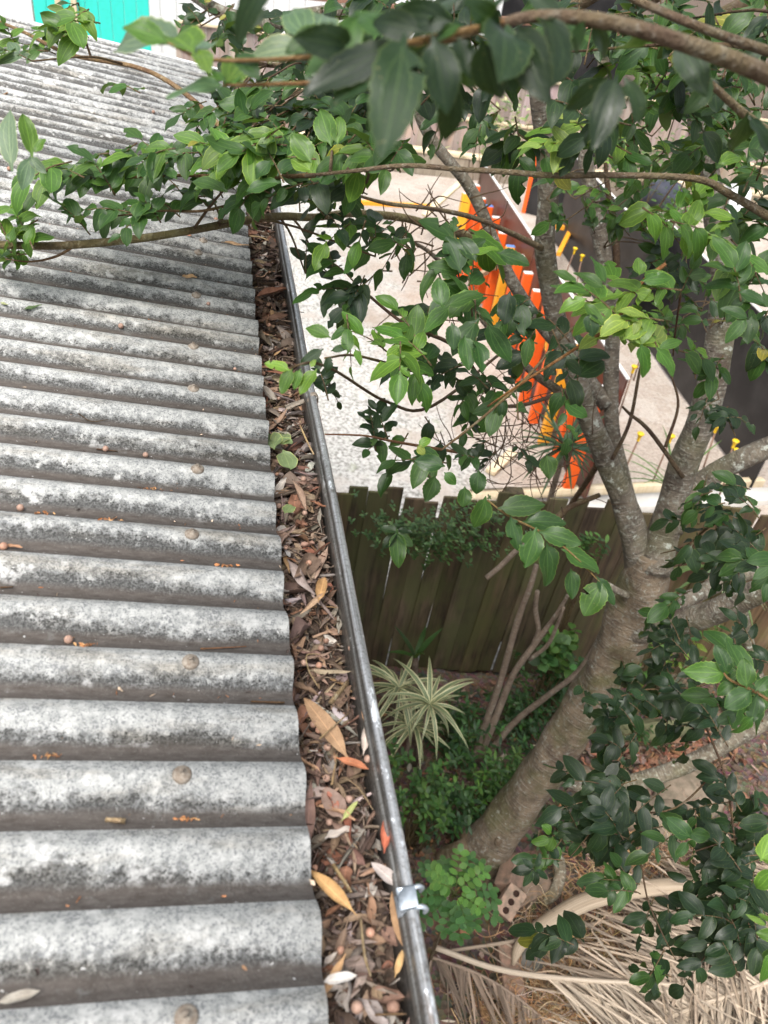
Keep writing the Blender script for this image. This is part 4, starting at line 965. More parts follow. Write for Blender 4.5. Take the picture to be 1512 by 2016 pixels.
frond('dry_palm_frond', 'thin dry palm stalk lying behind the curled spathe', [gp(885, 1872, .1), gp(1022, 1851, .1), gp(1189, 1814, .1), gp(1330, 1785, .1)], [.008, .009, .008, .006], 20, .22, -1, .8, TANF, .1, .9, .008)
frond('dry_palm_frond', 'large pale dry frond fanning out at the bottom right corner', [gp(1560, 1700, .22), gp(1440, 1800, .24), gp(1330, 1880, .22), gp(1180, 1990, .16)], [.012, .011, .009, .005], 150, .52, 1, .75, TANF, 0, 1, .010, both=True)
frond('dry_palm_frond', 'dry frond with bleached tangled leaflets along the bottom right edge', [gp(1600, 1900, .24), gp(1480, 1945, .24), gp(1350, 1990, .20), gp(1200, 2060, .16)], [.012, .011, .010, .007], 130, .48, 1, .7, PALF, 0, 1, .009, both=True)
frond('dry_palm_frond', 'dry frond with fine grey leaflets under the lower right leaves', [gp(1600, 1760, .16), gp(1500, 1770, .18), gp(1400, 1790, .16), gp(1290, 1850, .12)], [.011, .010, .008, .006], 80, .45, -1, .5, (.42, .34, .26), 0, 1, .009, both=True)
# curled palm spathe
pts = [gp(1010, 1900, .12), gp(1030, 1856, .17), gp(1088, 1812, .22), gp(1167, 1772, .26), gp(1290, 1748, .27), gp(1420, 1742, .27), gp(1570, 1735, .26)]
C = catmull(pts, 6); Wd = np.interp(np.linspace(0, 1, len(C)), [0, .08, .25, .45, .7, .85, 1], [.002, .018, .036, .048, .046, .036, .025]); T = np.gradient(C, axis=0)
mb = MB(); V = []; UV = []; m = 12
for i in range(len(C)):
    t = nrm(T[i]); s = nrm(np.cross(UP, t)); u = np.cross(t, s)
    for k in range(m + 1):
        a = -1.25 + 2.5 * k / m + .35; V.append(C[i] + s * math.sin(a) * Wd[i] - u * (math.cos(a) - .6) * Wd[i] * -1.0 * (1 + .05 * math.sin(k * 3 + i))); UV.append((k / m, i * .05))
F = [(i * (m + 1) + k, i * (m + 1) + k + 1, (i + 1) * (m + 1) + k + 1, (i + 1) * (m + 1) + k) for i in range(len(C) - 1) for k in range(m)]
mb.add(V, F, UV, (.42, .34, .25)); o = mb.build('palm_spathe', M_FROND); md = o.modifiers.new('thick', 'SOLIDIFY'); md.thickness = .006
tag(o, 'long curled woody palm spathe with pointed tip lying over the fronds', 'palm spathe')
# dry straw like roots
mb = MB()
def straw(cx, cy, rx, ry, n, L, tones, r=(.0010, .0026), z=(.02, .12)):
    for _ in range(n):
        P = gp(cx + random.gauss(0, rx), cy + random.gauss(0, ry), random.uniform(*z)); a = random.uniform(0, 6.28); pts = [P]; l = L * random.uniform(.5, 1.2)
        for k in range(5):
            a += random.gauss(0, .7); P = P + np.array([math.cos(a) * l / 5, math.sin(a) * l / 5, random.gauss(0, .012)]); pts.append(P)
        rr = random.uniform(*r); tube(mb, pts, [rr, rr * .6], 4, 2, jit(random.choice(tones), .25))
HAY = [(.46, .28, .13), (.38, .24, .13), (.52, .38, .22), (.30, .19, .11), (.44, .36, .26)]
straw(1130, 1965, 65, 35, 420, .30, HAY); straw(1150, 1870, 50, 35, 260, .25, HAY); straw(1215, 1715, 60, 28, 200, .25, HAY); straw(1290, 1690, 50, 25, 90, .25, HAY)
straw(1060, 1800, 45, 25, 90, .2, HAY + [(.2, .15, .1)]); straw(1400, 1850, 80, 60, 110, .4, [(.46, .38, .28), (.36, .29, .22)]); straw(1420, 1560, 70, 45, 50, .3, [(.3, .22, .16)]); straw(1010, 1990, 60, 20, 90, .25, HAY); straw(1330, 1900, 110, 70, 70, .35, [(.40, .32, .24), (.28, .21, .15), (.48, .40, .31)], z=(.08, .2))
tag(mb.build('dry_straw', M_DEAD), 'tangled dry orange brown roots and straw on the garden floor', 'straw', kind='stuff')
for pts, lab in [([(1055, 1915), (1090, 1912), (1120, 1922), (1150, 1920), (1165, 1890), (1160, 1865), (1185, 1853)], 'pale curly root looping beside the dark glossy leaves'), ([(1200, 1860), (1165, 1830), (1210, 1790)], 'forked orange root by the spathe'), ([(1150, 2000), (1200, 2005), (1230, 1990), (1228, 1965)], 'pale bent root at the bottom of the straw heap')]:
    mb = MB(); tube(mb, [gp(x, y, .16) for x, y in pts], [.0035, .003, .002], 7, 5, (.62, .46, .32)); tag(mb.build('dry_root', M_DEAD), lab, 'root', 'single dry roots on the straw')
# litter on the garden floor
mb = MB()
for i in range(5200):
    x = random.uniform(-.2, 3.8); y = random.uniform(-.8, 2.95); 
    if y > fence_y(x) - .05: continue
    z = GZ + bumpz(x, 5 * (y + 2) / (fence_y(x) + 2)) + random.uniform(.004, .03)
    dead_leaf(mb, (x, y, z), random.uniform(.03, .085), random.choice(['ovate', 'lance', 'ovate', 'round']), jit(random.choices([(.21, .12, .075), (.30, .15, .08), (.14, .095, .07), (.26, .20, .15), (.40, .20, .10), (.09, .065, .05), (.42, .36, .30)], [4, 3, 5, 3, 1.2, 4, 1])[0], .25), tilt=.4)
for i in range(420):
    P = onz(1300 + random.gauss(0, 75), 1485 + random.gauss(0, 22), GZ + random.uniform(.01, .05)); dead_leaf(mb, P, random.uniform(.04, .09), random.choice(['ovate', 'lance', 'round']), jit(random.choice([(.30, .135, .085), (.22, .12, .08), (.34, .19, .11), (.17, .11, .08), (.13, .09, .065), (.26, .20, .16)]), .2), tilt=.4)
tag(mb.build('leaf_litter', M_DEAD), 'brown and orange fallen leaves covering the garden floor', 'leaf litter', kind='stuff')
# bricks and stones
def brick(px, py, z, yaw, roll, label, tone=(1, 1, 1), holes=False, dims=(.115, .055, .038), m=None, pitch=0.0):
    c = gp(px, py, z); R = (Matrix.Rotation(yaw, 3, 'Z') @ Matrix.Rotation(pitch, 3, 'Y') @ Matrix.Rotation(roll, 3, 'X')); A = np.array([list(R.col[k]) for k in range(3)])
    mb = MB()
    if not holes: box(mb, c, *dims, A, tone, bev=.006)
    else:
        a, b, h = dims; g = [-a, -a * .72, -a * .28, -.0 - a * .22 + a * .0, a * .22, a * .28 + 0, a * .72, a]
        box(mb, c - A[2] * h * .2, a, b, h * .8, A, tone, bev=.005)                       # body, then a top plate pierced by holes
        n = 20; hx = [-.62 * a, 0, .62 * a]; hr = .016
        for i, q in enumerate(hx):
            x0, x1 = [-a, -a * .31, a * .31][i], [-a * .31, a * .31, a][i]; V = []; zt = h * 1.0
            for s in range(n):
                an = 2 * math.pi * s / n; dx, dy = math.cos(an), math.sin(an); V.append(c + A[0] * (q + dx * hr) + A[1] * dy * hr + A[2] * zt)
            for s in range(n):
                an = 2 * math.pi * s / n; dx, dy = math.cos(an), math.sin(an); k = 1 / max(abs(dx) / 1.0, abs(dy), 1e-6)
                px_ = min(max(q + dx * k * max(x1 - q, q - x0), x0), x1); py_ = dy * k * b; py_ = max(-b, min(b, py_)); V.append(c + A[0] * px_ + A[1] * py_ + A[2] * zt)
            for s in range(n):
                an = 2 * math.pi * s / n; V.append(c + A[0] * (q + math.cos(an) * hr) + A[1] * math.sin(an) * hr + A[2] * h * .62)
            F = [(s, (s + 1) % n, n + (s + 1) % n, n + s) for s in range(n)] + [(2 * n + s, 2 * n + (s + 1) % n, (s + 1) % n, s) for s in range(n)]
            cols = np.array([tone] * n + [tone] * n + [(.12, .1, .09)] * n); mb.add(V, F, None, cols); mb.add(V[2 * n:], [tuple(range(n))], None, (.12, .1, .09))
        for sx, sy, ln in ((0, 1, a), (0, -1, a)): box(mb, c + A[1] * sy * (b - .001) + A[2] * h * .8, a, .001, h * .2, A, tone)
        for sx in (1, -1): box(mb, c + A[0] * sx * (a - .001) + A[2] * h * .8, .001, b, h * .2, A, tone)
    return tag(mb.build('brick', m or M_BRICK, smooth=False), label, 'brick', 'old bricks lying by the tree foot')
brick(1003, 1776, .16, .75, .25, 'pale brick with round core holes facing up by the round leaflet plant', (1.05, 1.38, 1.45), True, (.074, .048, .034), pitch=-.35)
brick(1006, 1722, .13, 1.0, .9, 'pinkish broken brick tilted beside the tree foot', (.8, 1.0, 1.05), dims=(.09, .055, .045))
brick(1042, 1752, .06, .35, .1, 'brown flat brick half buried right of the pierced brick', (.7, .95, 1.0))
brick(1006, 1925, .06, 1.45, .05, 'red brick lying flat under the palm rachis', (.95, 1.15, 1.2), dims=(.14, .05, .035))
def stone(px, py, z, r, label, sq=(1, 1, .7), tone=(1, 1, 1)):
    c = gp(px, py, z); mb = MB(); V = []; ph = random.random() * 9
    for i in range(11):
        for j in range(16):
            b = math.pi * i / 10; a = 2 * math.pi * j / 16; k = r * (1 + .14 * math.sin(2 * a + ph + b * 3) + .08 * math.sin(5 * a + ph * 2) * math.sin(b)); V.append(c + np.array([k * math.sin(b) * math.cos(a) * sq[0], k * math.sin(b) * math.sin(a) * sq[1], k * math.cos(b) * sq[2]]))
    mb.add(V, [(i * 16 + j, i * 16 + (j + 1) % 16, (i + 1) * 16 + (j + 1) % 16, (i + 1) * 16 + j) for i in range(10) for j in range(16)], None, tone)
    return tag(mb.build('garden_stone', M_STONE), label, 'stone', 'stones lying in the garden')
stone(1042, 1890, .05, .075, 'grey mossy stone beside the red brick under the palm rachis')
stone(1365, 1560, .02, .20, 'broad flat brown rock in the litter below the lying limb', (1.3, .8, .3), (1.5, 1.25, 1.05))
stone(1290, 1610, .02, .20, 'flat brown rock half covered by straw and glossy leaves', (1.2, .7, .3), (1.45, 1.2, 1.0))
stone(1280, 1440, .04, .14, 'long dark mossy stone edging behind the orange leaf litter', (2.2, .5, .6), (.8, .85, .5))
mb = MB(); tube(mb, [gp(1098, 1690, .12), gp(1103, 1720, .13), gp(1092, 1755, .10), gp(1070, 1775, .04)], [.032, .032, .03, .024], 12, 5, (1.3, 1.25, 1.15), rough=.2)
tag(mb.build('curved_log', M_LIMB), 'short pale curved log lying beside the bricks', 'log')

# ================================================================== the big tree
tb = onz(930, 1700, GZ)
tree = thing('broadleaf_tree', 'large grey barked tree with glossy leaves leaning beside the gutter and over the roof', 'tree', tb)
mb = MB(); bd = float((tb - CAM) @ (RW @ np.array([0, 0, -1.0])))
tube(mb, [tb + [-.03, -.02, -.12], at(934, 1692, bd), at(1010, 1600, 4.02), at(1105, 1462, 3.78), at(1188, 1330, 3.55), at(1240, 1225, 3.38), at(1268, 1150, 3.26), at(1284, 1085, 3.17)], [.165, .132, .106, .096, .095, .108, .102, .068], 24, 8, rough=.10)
# a wart and an old scar on the stem
for (x, y, d, r) in [(1195, 1410, 3.52, .03), (985, 1655, 3.98, .028), (1150, 1520, 3.72, .03)]:
    tube(mb, [at(x, y, d + .06), at(x - 4, y, d), at(x - 6, y - 2, d - .02)], [r * 1.3, r, r * .35], 10, 3, (.8, .75, .7), rough=.2)
for a_, l_ in ((-.4, .30), (.7, .34), (1.9, .28), (3.0, .26), (4.4, .32)):
    dr = np.array([math.cos(a_), math.sin(a_), 0]); tube(mb, [tb + [0, 0, .16] + dr * .04, tb + dr * .15 + [0, 0, .06], tb + dr * (l_ * .62) + [0, 0, .0], tb + dr * l_ * .85 - [0, 0, .07]], [.06, .05, .034, .02], 10, 4, (.85, .8, .72), rough=.15)
mb.build('trunk', M_BARK, tree)
FOL, TWG, LIMB = {}, {}, {}
def limb(key, pts, r, sides=16, m=None, rough=.06, n=6, tone=(1, 1, 1), name='limb'):
    mb = MB(); C, R = tube(mb, [at(*p) for p in pts], [q * (.9 if q > .03 else 1) for q in r], sides, n, tone, rough=rough); o = mb.build(name, m or M_LIMB, tree)
    LIMB[key] = (o, C); FOL[key] = MB(); TWG[key] = MB(); return o
limb('A', [(1272, 1150, 3.26), (1250, 1060, 3.18), (1225, 980, 3.1), (1186, 885, 3.0), (1150, 800, 2.9), (1122, 710, 2.8), (1098, 640, 2.74), (1080, 545, 2.65), (1072, 470, 2.58), (1079, 385, 2.5), (1075, 290, 2.4), (1064, 200, 2.3), (1058, 60, 2.2)], [.085, .062, .051, .047, .044, .042, .039, .037, .036, .036, .035, .032, .028])
limb('A2', [(1238, 1010, 3.14), (1222, 930, 3.1), (1206, 850, 3.05), (1203, 740, 3.0), (1206, 640, 2.95), (1197, 540, 2.9), (1176, 440, 2.85), (1160, 360, 2.8), (1152, 280, 2.75), (1180, 180, 2.7), (1195, 60, 2.6)], [.045, .036, .031, .028, .028, .028, .028, .026, .024, .02, .016])
limb('dead', [(1212, 560, 2.9), (1214, 500, 2.86), (1206, 430, 2.84), (1196, 365, 2.82), (1192, 320, 2.8)], [.014, .012, .011, .010, .006], 9, M_TWIG, .2, tone=(.5, .42, .4), name='dead_limb')
limb('B', [(1196, 800, 3.02), (1140, 725, 3.02), (1065, 640, 2.98), (1012, 560, 2.92), (985, 505, 2.86), (955, 430, 2.8), (925, 370, 2.75), (890, 325, 2.7), (850, 275, 2.65), (822, 215, 2.6), (800, 110, 2.5), (790, 20, 2.45)], [.03, .026, .023, .022, .021, .020, .020, .019, .018, .017, .015, .012], 12)
limb('R', [(985, 505, 2.86), (930, 468, 2.75), (868, 452, 2.6), (800, 430, 2.4), (700, 420, 2.15), (620, 428, 1.95), (550, 426, 1.8), (470, 436, 1.66), (380, 453, 1.56), (280, 469, 1.5), (150, 482, 1.46), (60, 484, 1.42), (-80, 478, 1.38)], [.017, .016, .014, .012, .010, .009, .0085, .0078, .0072, .0072, .0070, .0068, .0062], 12, M_TWIG, .05, tone=(1.05, 1.1, .9))
limb('C', [(1160, 810, 2.95), (1090, 762, 2.96), (1040, 725, 2.95), (955, 635, 2.9), (905, 560, 2.85), (850, 500, 2.8), (800, 470, 2.7)], [.018, .016, .015, .013, .011, .008, .005], 10, None, .1, tone=(.75, .72, .7))
limb('D', [(1284, 1120, 3.2), (1306, 1050, 3.15), (1326, 985, 3.08), (1348, 910, 3.0), (1380, 830, 2.92), (1406, 730, 2.85), (1423, 620, 2.8), (1423, 520, 2.75), (1408, 420, 2.7), (1388, 320, 2.6), (1372, 200, 2.5), (1362, 60, 2.4)], [.088, .066, .062, .060, .058, .056, .052, .048, .045, .042, .038, .032])
limb('E', [(1318, 1040, 3.14), (1350, 985, 3.1), (1400, 938, 3.05), (1460, 905, 2.98), (1560, 860, 2.9)], [.06, .052, .047, .045, .04])
limb('F', [(1225, 1235, 3.38), (1290, 1236, 3.28), (1350, 1222, 3.18), (1410, 1203, 3.08), (1470, 1174, 2.98), (1580, 1130, 2.85)], [.08, .066, .058, .055, .052, .046])
limb('F2', [(1300, 1205, 3.3), (1370, 1172, 3.36), (1440, 1140, 3.38), (1540, 1105, 3.4)], [.042, .036, .034, .03])
limb('G', [(1455, 1185, 3.0), (1475, 1270, 3.08), (1496, 1340, 3.14), (1530, 1420, 3.2)], [.024, .022, .020, .018], 10)
limb('H', [(1085, 1495, 3.84), (1140, 1540, 3.86), (1210, 1548, 3.86), (1290, 1528, 3.82), (1360, 1502, 3.78), (1430, 1464, 3.72), (1560, 1390, 3.6)], [.06, .05, .047, .046, .044, .042, .036], tone=(1.25, 1.25, 1.2))
limb('stub', [(1245, 1175, 3.26), (1222, 1166, 3.18), (1196, 1152, 3.1)], [.018, .013, .012], 9, None, .15, tone=(1.6, 1.6, 1.6))
limb('T1', [(1700, 520, 1.5), (1540, 440, 1.33), (1440, 384, 1.3), (1370, 352, 1.28), (1200, 345, 1.25), (1100, 346, 1.23), (1000, 339, 1.21), (900, 333, 1.2), (800, 326, 1.2), (700, 336, 1.2), (600, 346, 1.2)], [.010, .0075, .0062, .0052, .0046, .0044, .0042, .004, .0036, .003, .002], 9, M_TWIG, .06)
limb('T2', [(1800, 280, .75), (1512, 148, .62), (1350, 86, .58), (1200, 44, .56), (1060, 32, .55), (960, 55, .55), (890, 78, .55)], [.009, .0072, .0062, .0052, .0042, .0028, .002], 10, M_TWIG, .04)
limb('T3', [(1750, 180, .85), (1540, 110, .76), (1400, 62, .72), (1270, 8, .7), (1200, -30, .7)], [.006, .0048, .004, .0035, .003], 8, M_TWIG, .05)
limb('T4', [(1700, 360, .95), (1540, 275, .88), (1470, 228, .86), (1400, 165, .82), (1330, 95, .78)], [.006, .005, .0045, .0036, .003], 8, M_TWIG, .05)
limb('T5', [(1066, 488, 2.56), (1000, 456, 2.42), (930, 428, 2.3), (850, 411, 2.2), (760, 400, 2.1), (690, 380, 2.0)], [.010, .008, .007, .006, .005, .003], 8, M_TWIG, .08)
limb('U', [(700, 20, 2.3), (620, 30, 2.3), (520, 45, 2.3), (440, 25, 2.3), (380, -10, 2.35)], [.02, .022, .022, .018, .015], 10)
limb('V', [(690, 175, 2.2), (640, 150, 2.2), (580, 128, 2.2), (525, 128, 2.2), (470, 110, 2.2)], [.010, .009, .007, .006, .003], 8, M_TWIG, .1)
limb('W', [(470, 290, 1.7), (400, 215, 1.75), (330, 160, 1.8), (260, 130, 1.85), (140, 108, 1.9), (40, 60, 1.95), (-60, 20, 2.0)], [.0065, .0060, .0055, .005, .0045, .004, .004], 8, M_TWIG, .08, tone=(1.5, 1.3, 1.1))

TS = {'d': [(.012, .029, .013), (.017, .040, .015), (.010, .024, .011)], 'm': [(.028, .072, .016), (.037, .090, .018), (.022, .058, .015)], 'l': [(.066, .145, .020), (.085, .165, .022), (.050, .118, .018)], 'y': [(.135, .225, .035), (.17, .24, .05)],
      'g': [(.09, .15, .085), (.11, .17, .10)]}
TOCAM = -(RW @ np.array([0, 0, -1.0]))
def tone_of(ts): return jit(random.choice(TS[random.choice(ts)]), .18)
def leafp(key, b, t, d, w, ts, d2=None, tilt=0.0, curl=.12, fold=.22, upw=.6):
    A, B = at(*b, d), at(*t, d2 if d2 else d); n = nrm(TOCAM * .8 + UP * upw + np.array([random.gauss(0, .25), random.gauss(0, .25), 0]) + RW[:, 0] * tilt)
    L = np.linalg.norm(B - A)
    leaf(FOL[key], A, B - A, n, L, (w * 1.12 + .05) * L, tone_of(ts), 'ovate', curl * random.uniform(.3, 2), fold, 6, 16, .12, wave=.05, bite=.3, twist=random.gauss(0, .3), serr=.05)
def spray(key, p0, p1, n, L, ts, sag=.06, up=.9, r=.0016):
    """a twig from p0 to p1 with n leaves set alternately and one at the tip"""
    p0, p1 = np.asarray(p0, float), np.asarray(p1, float); m = (p0 + p1) / 2 + UP * sag * np.linalg.norm(p1 - p0)
    C = catmull([p0, m, p1], 5); tube(TWG[key], [p0, m, p1], [r, r * .45], 5, 4, (1, .9, .8)); k = len(C); tsp = random.choice(ts)
    for i in range(n):
        t = .18 + .82 * i / max(1, n - 1); j = min(k - 2, int(t * (k - 1))); c = C[j] + (C[j + 1] - C[j]) * (t * (k - 1) - j); d = nrm(C[j + 1] - C[j])
        nr = nrm(UP * up + TOCAM * .45 + np.array([random.gauss(0, .3), random.gauss(0, .3), random.gauss(0, .1)])); sd = nrm(np.cross(nr, d)) * (1 if i % 2 else -1)
        a = random.uniform(.6, 1.15) if i < n - 1 else random.uniform(0, .3)
        dd = nrm(d * math.cos(a) + sd * math.sin(a) - UP * random.uniform(-.05, .38)); l = L * random.choice([random.uniform(.4, .7), random.uniform(.7, 1.12), random.uniform(.75, 1.12)])
        leaf(FOL[key], c, dd, nr, l, l * random.uniform(.54, .76), (jit((.20, .20, .03), .2) if random.random() < .006 else tone_of(tsp if random.random() < .7 else ts)), 'ovate', random.gauss(.18, .22), random.uniform(.08, .42), 4, 9, .14, wave=random.uniform(.01, .07), bite=.28, twist=random.gauss(0, .4), serr=.035)
def zone(key, cx, cy, rx, ry, d0, d1, n, Lp, ts, ang=None, spread=70, k=(4, 7), hub=.6):
    Cl = LIMB[key][1]; hub *= .25 if key in ('T1', 'T2', 'T3', 'T4') else (.4 if key == 'R' else 1)
    for _ in range(n):
        while True:
            u, v = random.uniform(-1, 1), random.uniform(-1, 1)
            if u * u + v * v <= 1: break
        d = random.uniform(d0, d1); x, y = cx + u * rx, cy + v * ry; L = Lp * d / FPX
        a = math.radians((ang if ang is not None else random.uniform(0, 360)) + random.uniform(-spread, spread)); q = Lp * random.uniform(.8, 1.7)
        A = at(x - math.cos(a) * q * .5, y + math.sin(a) * q * .5, d); B = at(x + math.cos(a) * q * .5, y - math.sin(a) * q * .5, d + random.uniform(-.06, .06))
        spray(key, A, B, random.randint(*k), L, ts)
        if random.random() < hub:
            h = Cl[np.argmin(np.linalg.norm(Cl - A, axis=1))]; ln = np.linalg.norm(h - A)
            if ln < .9: tube(TWG[key], [h, h * .6 + A * .4 + UP * .05 * ln + np.array([random.gauss(0, .04), random.gauss(0, .04), 0]) * ln, A], [.0032, .0018], 5, 4, (.8, .7, .65))
def leaf_line(key, pts, n, L, ts):   # a longer leafy shoot through several points
    C = catmull([at(*p) for p in pts], 5)
    for i in range(len(pts) - 1): spray(key, at(*pts[i]), at(*pts[i + 1]), n, L, ts)

# over the roof
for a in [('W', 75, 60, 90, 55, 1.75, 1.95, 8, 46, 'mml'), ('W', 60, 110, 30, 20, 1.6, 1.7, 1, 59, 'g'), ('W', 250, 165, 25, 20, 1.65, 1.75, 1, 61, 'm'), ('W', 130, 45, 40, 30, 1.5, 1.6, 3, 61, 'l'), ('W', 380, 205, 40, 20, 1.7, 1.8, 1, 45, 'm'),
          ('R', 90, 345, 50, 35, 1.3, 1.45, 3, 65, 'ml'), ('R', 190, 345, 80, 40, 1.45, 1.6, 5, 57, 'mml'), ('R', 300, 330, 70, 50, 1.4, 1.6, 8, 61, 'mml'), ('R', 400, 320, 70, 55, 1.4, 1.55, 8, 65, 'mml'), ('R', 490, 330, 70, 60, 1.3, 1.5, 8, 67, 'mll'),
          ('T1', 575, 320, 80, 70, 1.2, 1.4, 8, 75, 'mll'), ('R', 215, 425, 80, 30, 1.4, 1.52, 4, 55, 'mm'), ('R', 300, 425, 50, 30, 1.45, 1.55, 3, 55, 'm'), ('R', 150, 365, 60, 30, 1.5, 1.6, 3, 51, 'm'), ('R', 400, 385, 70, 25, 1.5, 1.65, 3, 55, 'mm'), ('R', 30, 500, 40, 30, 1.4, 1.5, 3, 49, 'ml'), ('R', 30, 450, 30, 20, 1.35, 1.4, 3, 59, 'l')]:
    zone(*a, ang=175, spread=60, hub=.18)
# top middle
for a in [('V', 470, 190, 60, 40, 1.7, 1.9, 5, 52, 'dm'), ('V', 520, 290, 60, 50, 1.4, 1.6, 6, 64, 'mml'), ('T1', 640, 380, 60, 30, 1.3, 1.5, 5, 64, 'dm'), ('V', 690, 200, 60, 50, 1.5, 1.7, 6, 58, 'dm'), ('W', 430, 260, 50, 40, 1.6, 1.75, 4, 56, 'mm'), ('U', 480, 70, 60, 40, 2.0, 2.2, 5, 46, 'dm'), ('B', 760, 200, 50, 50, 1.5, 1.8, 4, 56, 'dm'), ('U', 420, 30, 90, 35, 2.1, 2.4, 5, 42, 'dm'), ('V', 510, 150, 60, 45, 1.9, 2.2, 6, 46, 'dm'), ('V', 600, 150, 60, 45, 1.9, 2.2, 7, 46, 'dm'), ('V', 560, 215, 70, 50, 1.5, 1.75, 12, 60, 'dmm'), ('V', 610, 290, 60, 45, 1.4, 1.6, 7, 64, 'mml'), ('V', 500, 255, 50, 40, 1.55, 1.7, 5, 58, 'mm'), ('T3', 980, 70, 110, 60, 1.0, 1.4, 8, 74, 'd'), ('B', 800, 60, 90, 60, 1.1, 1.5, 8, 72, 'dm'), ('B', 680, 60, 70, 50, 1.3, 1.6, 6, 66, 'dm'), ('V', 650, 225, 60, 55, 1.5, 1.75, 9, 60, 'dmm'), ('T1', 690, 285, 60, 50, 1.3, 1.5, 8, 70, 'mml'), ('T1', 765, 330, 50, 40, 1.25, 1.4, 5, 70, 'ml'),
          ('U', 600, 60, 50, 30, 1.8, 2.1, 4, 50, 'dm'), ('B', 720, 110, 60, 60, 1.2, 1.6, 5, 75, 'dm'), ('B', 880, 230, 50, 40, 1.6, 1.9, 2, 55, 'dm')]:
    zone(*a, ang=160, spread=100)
# above the gravel, between gutter and trunk
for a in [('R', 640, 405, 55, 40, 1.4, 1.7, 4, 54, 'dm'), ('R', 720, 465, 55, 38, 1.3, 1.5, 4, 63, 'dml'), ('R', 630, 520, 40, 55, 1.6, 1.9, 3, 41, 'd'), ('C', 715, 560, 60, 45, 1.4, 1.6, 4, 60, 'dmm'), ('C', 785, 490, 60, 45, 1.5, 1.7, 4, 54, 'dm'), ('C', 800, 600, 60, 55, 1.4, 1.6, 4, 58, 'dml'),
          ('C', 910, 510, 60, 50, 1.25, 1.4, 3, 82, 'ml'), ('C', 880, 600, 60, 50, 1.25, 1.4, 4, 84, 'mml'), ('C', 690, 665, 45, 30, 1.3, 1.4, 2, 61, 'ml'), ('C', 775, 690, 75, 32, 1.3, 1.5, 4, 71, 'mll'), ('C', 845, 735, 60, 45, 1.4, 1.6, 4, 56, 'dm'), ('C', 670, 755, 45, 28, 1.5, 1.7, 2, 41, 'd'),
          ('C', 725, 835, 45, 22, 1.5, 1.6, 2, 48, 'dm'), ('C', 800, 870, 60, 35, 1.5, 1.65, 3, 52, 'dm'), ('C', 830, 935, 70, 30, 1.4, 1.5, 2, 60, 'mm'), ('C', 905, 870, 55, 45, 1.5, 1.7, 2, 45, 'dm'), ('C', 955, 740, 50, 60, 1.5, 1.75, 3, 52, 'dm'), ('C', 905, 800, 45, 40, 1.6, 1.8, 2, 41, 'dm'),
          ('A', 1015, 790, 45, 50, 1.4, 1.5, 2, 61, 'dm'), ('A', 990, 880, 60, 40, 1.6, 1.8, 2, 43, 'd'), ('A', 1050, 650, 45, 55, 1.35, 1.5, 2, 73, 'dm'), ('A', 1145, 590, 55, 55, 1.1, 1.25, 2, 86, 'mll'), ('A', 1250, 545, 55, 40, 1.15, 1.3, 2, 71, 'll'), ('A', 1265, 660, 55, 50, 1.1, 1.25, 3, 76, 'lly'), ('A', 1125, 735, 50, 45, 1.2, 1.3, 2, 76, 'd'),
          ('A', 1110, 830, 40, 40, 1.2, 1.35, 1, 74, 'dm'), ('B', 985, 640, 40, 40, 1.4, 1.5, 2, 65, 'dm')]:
    zone(*a, ang=200, spread=120)
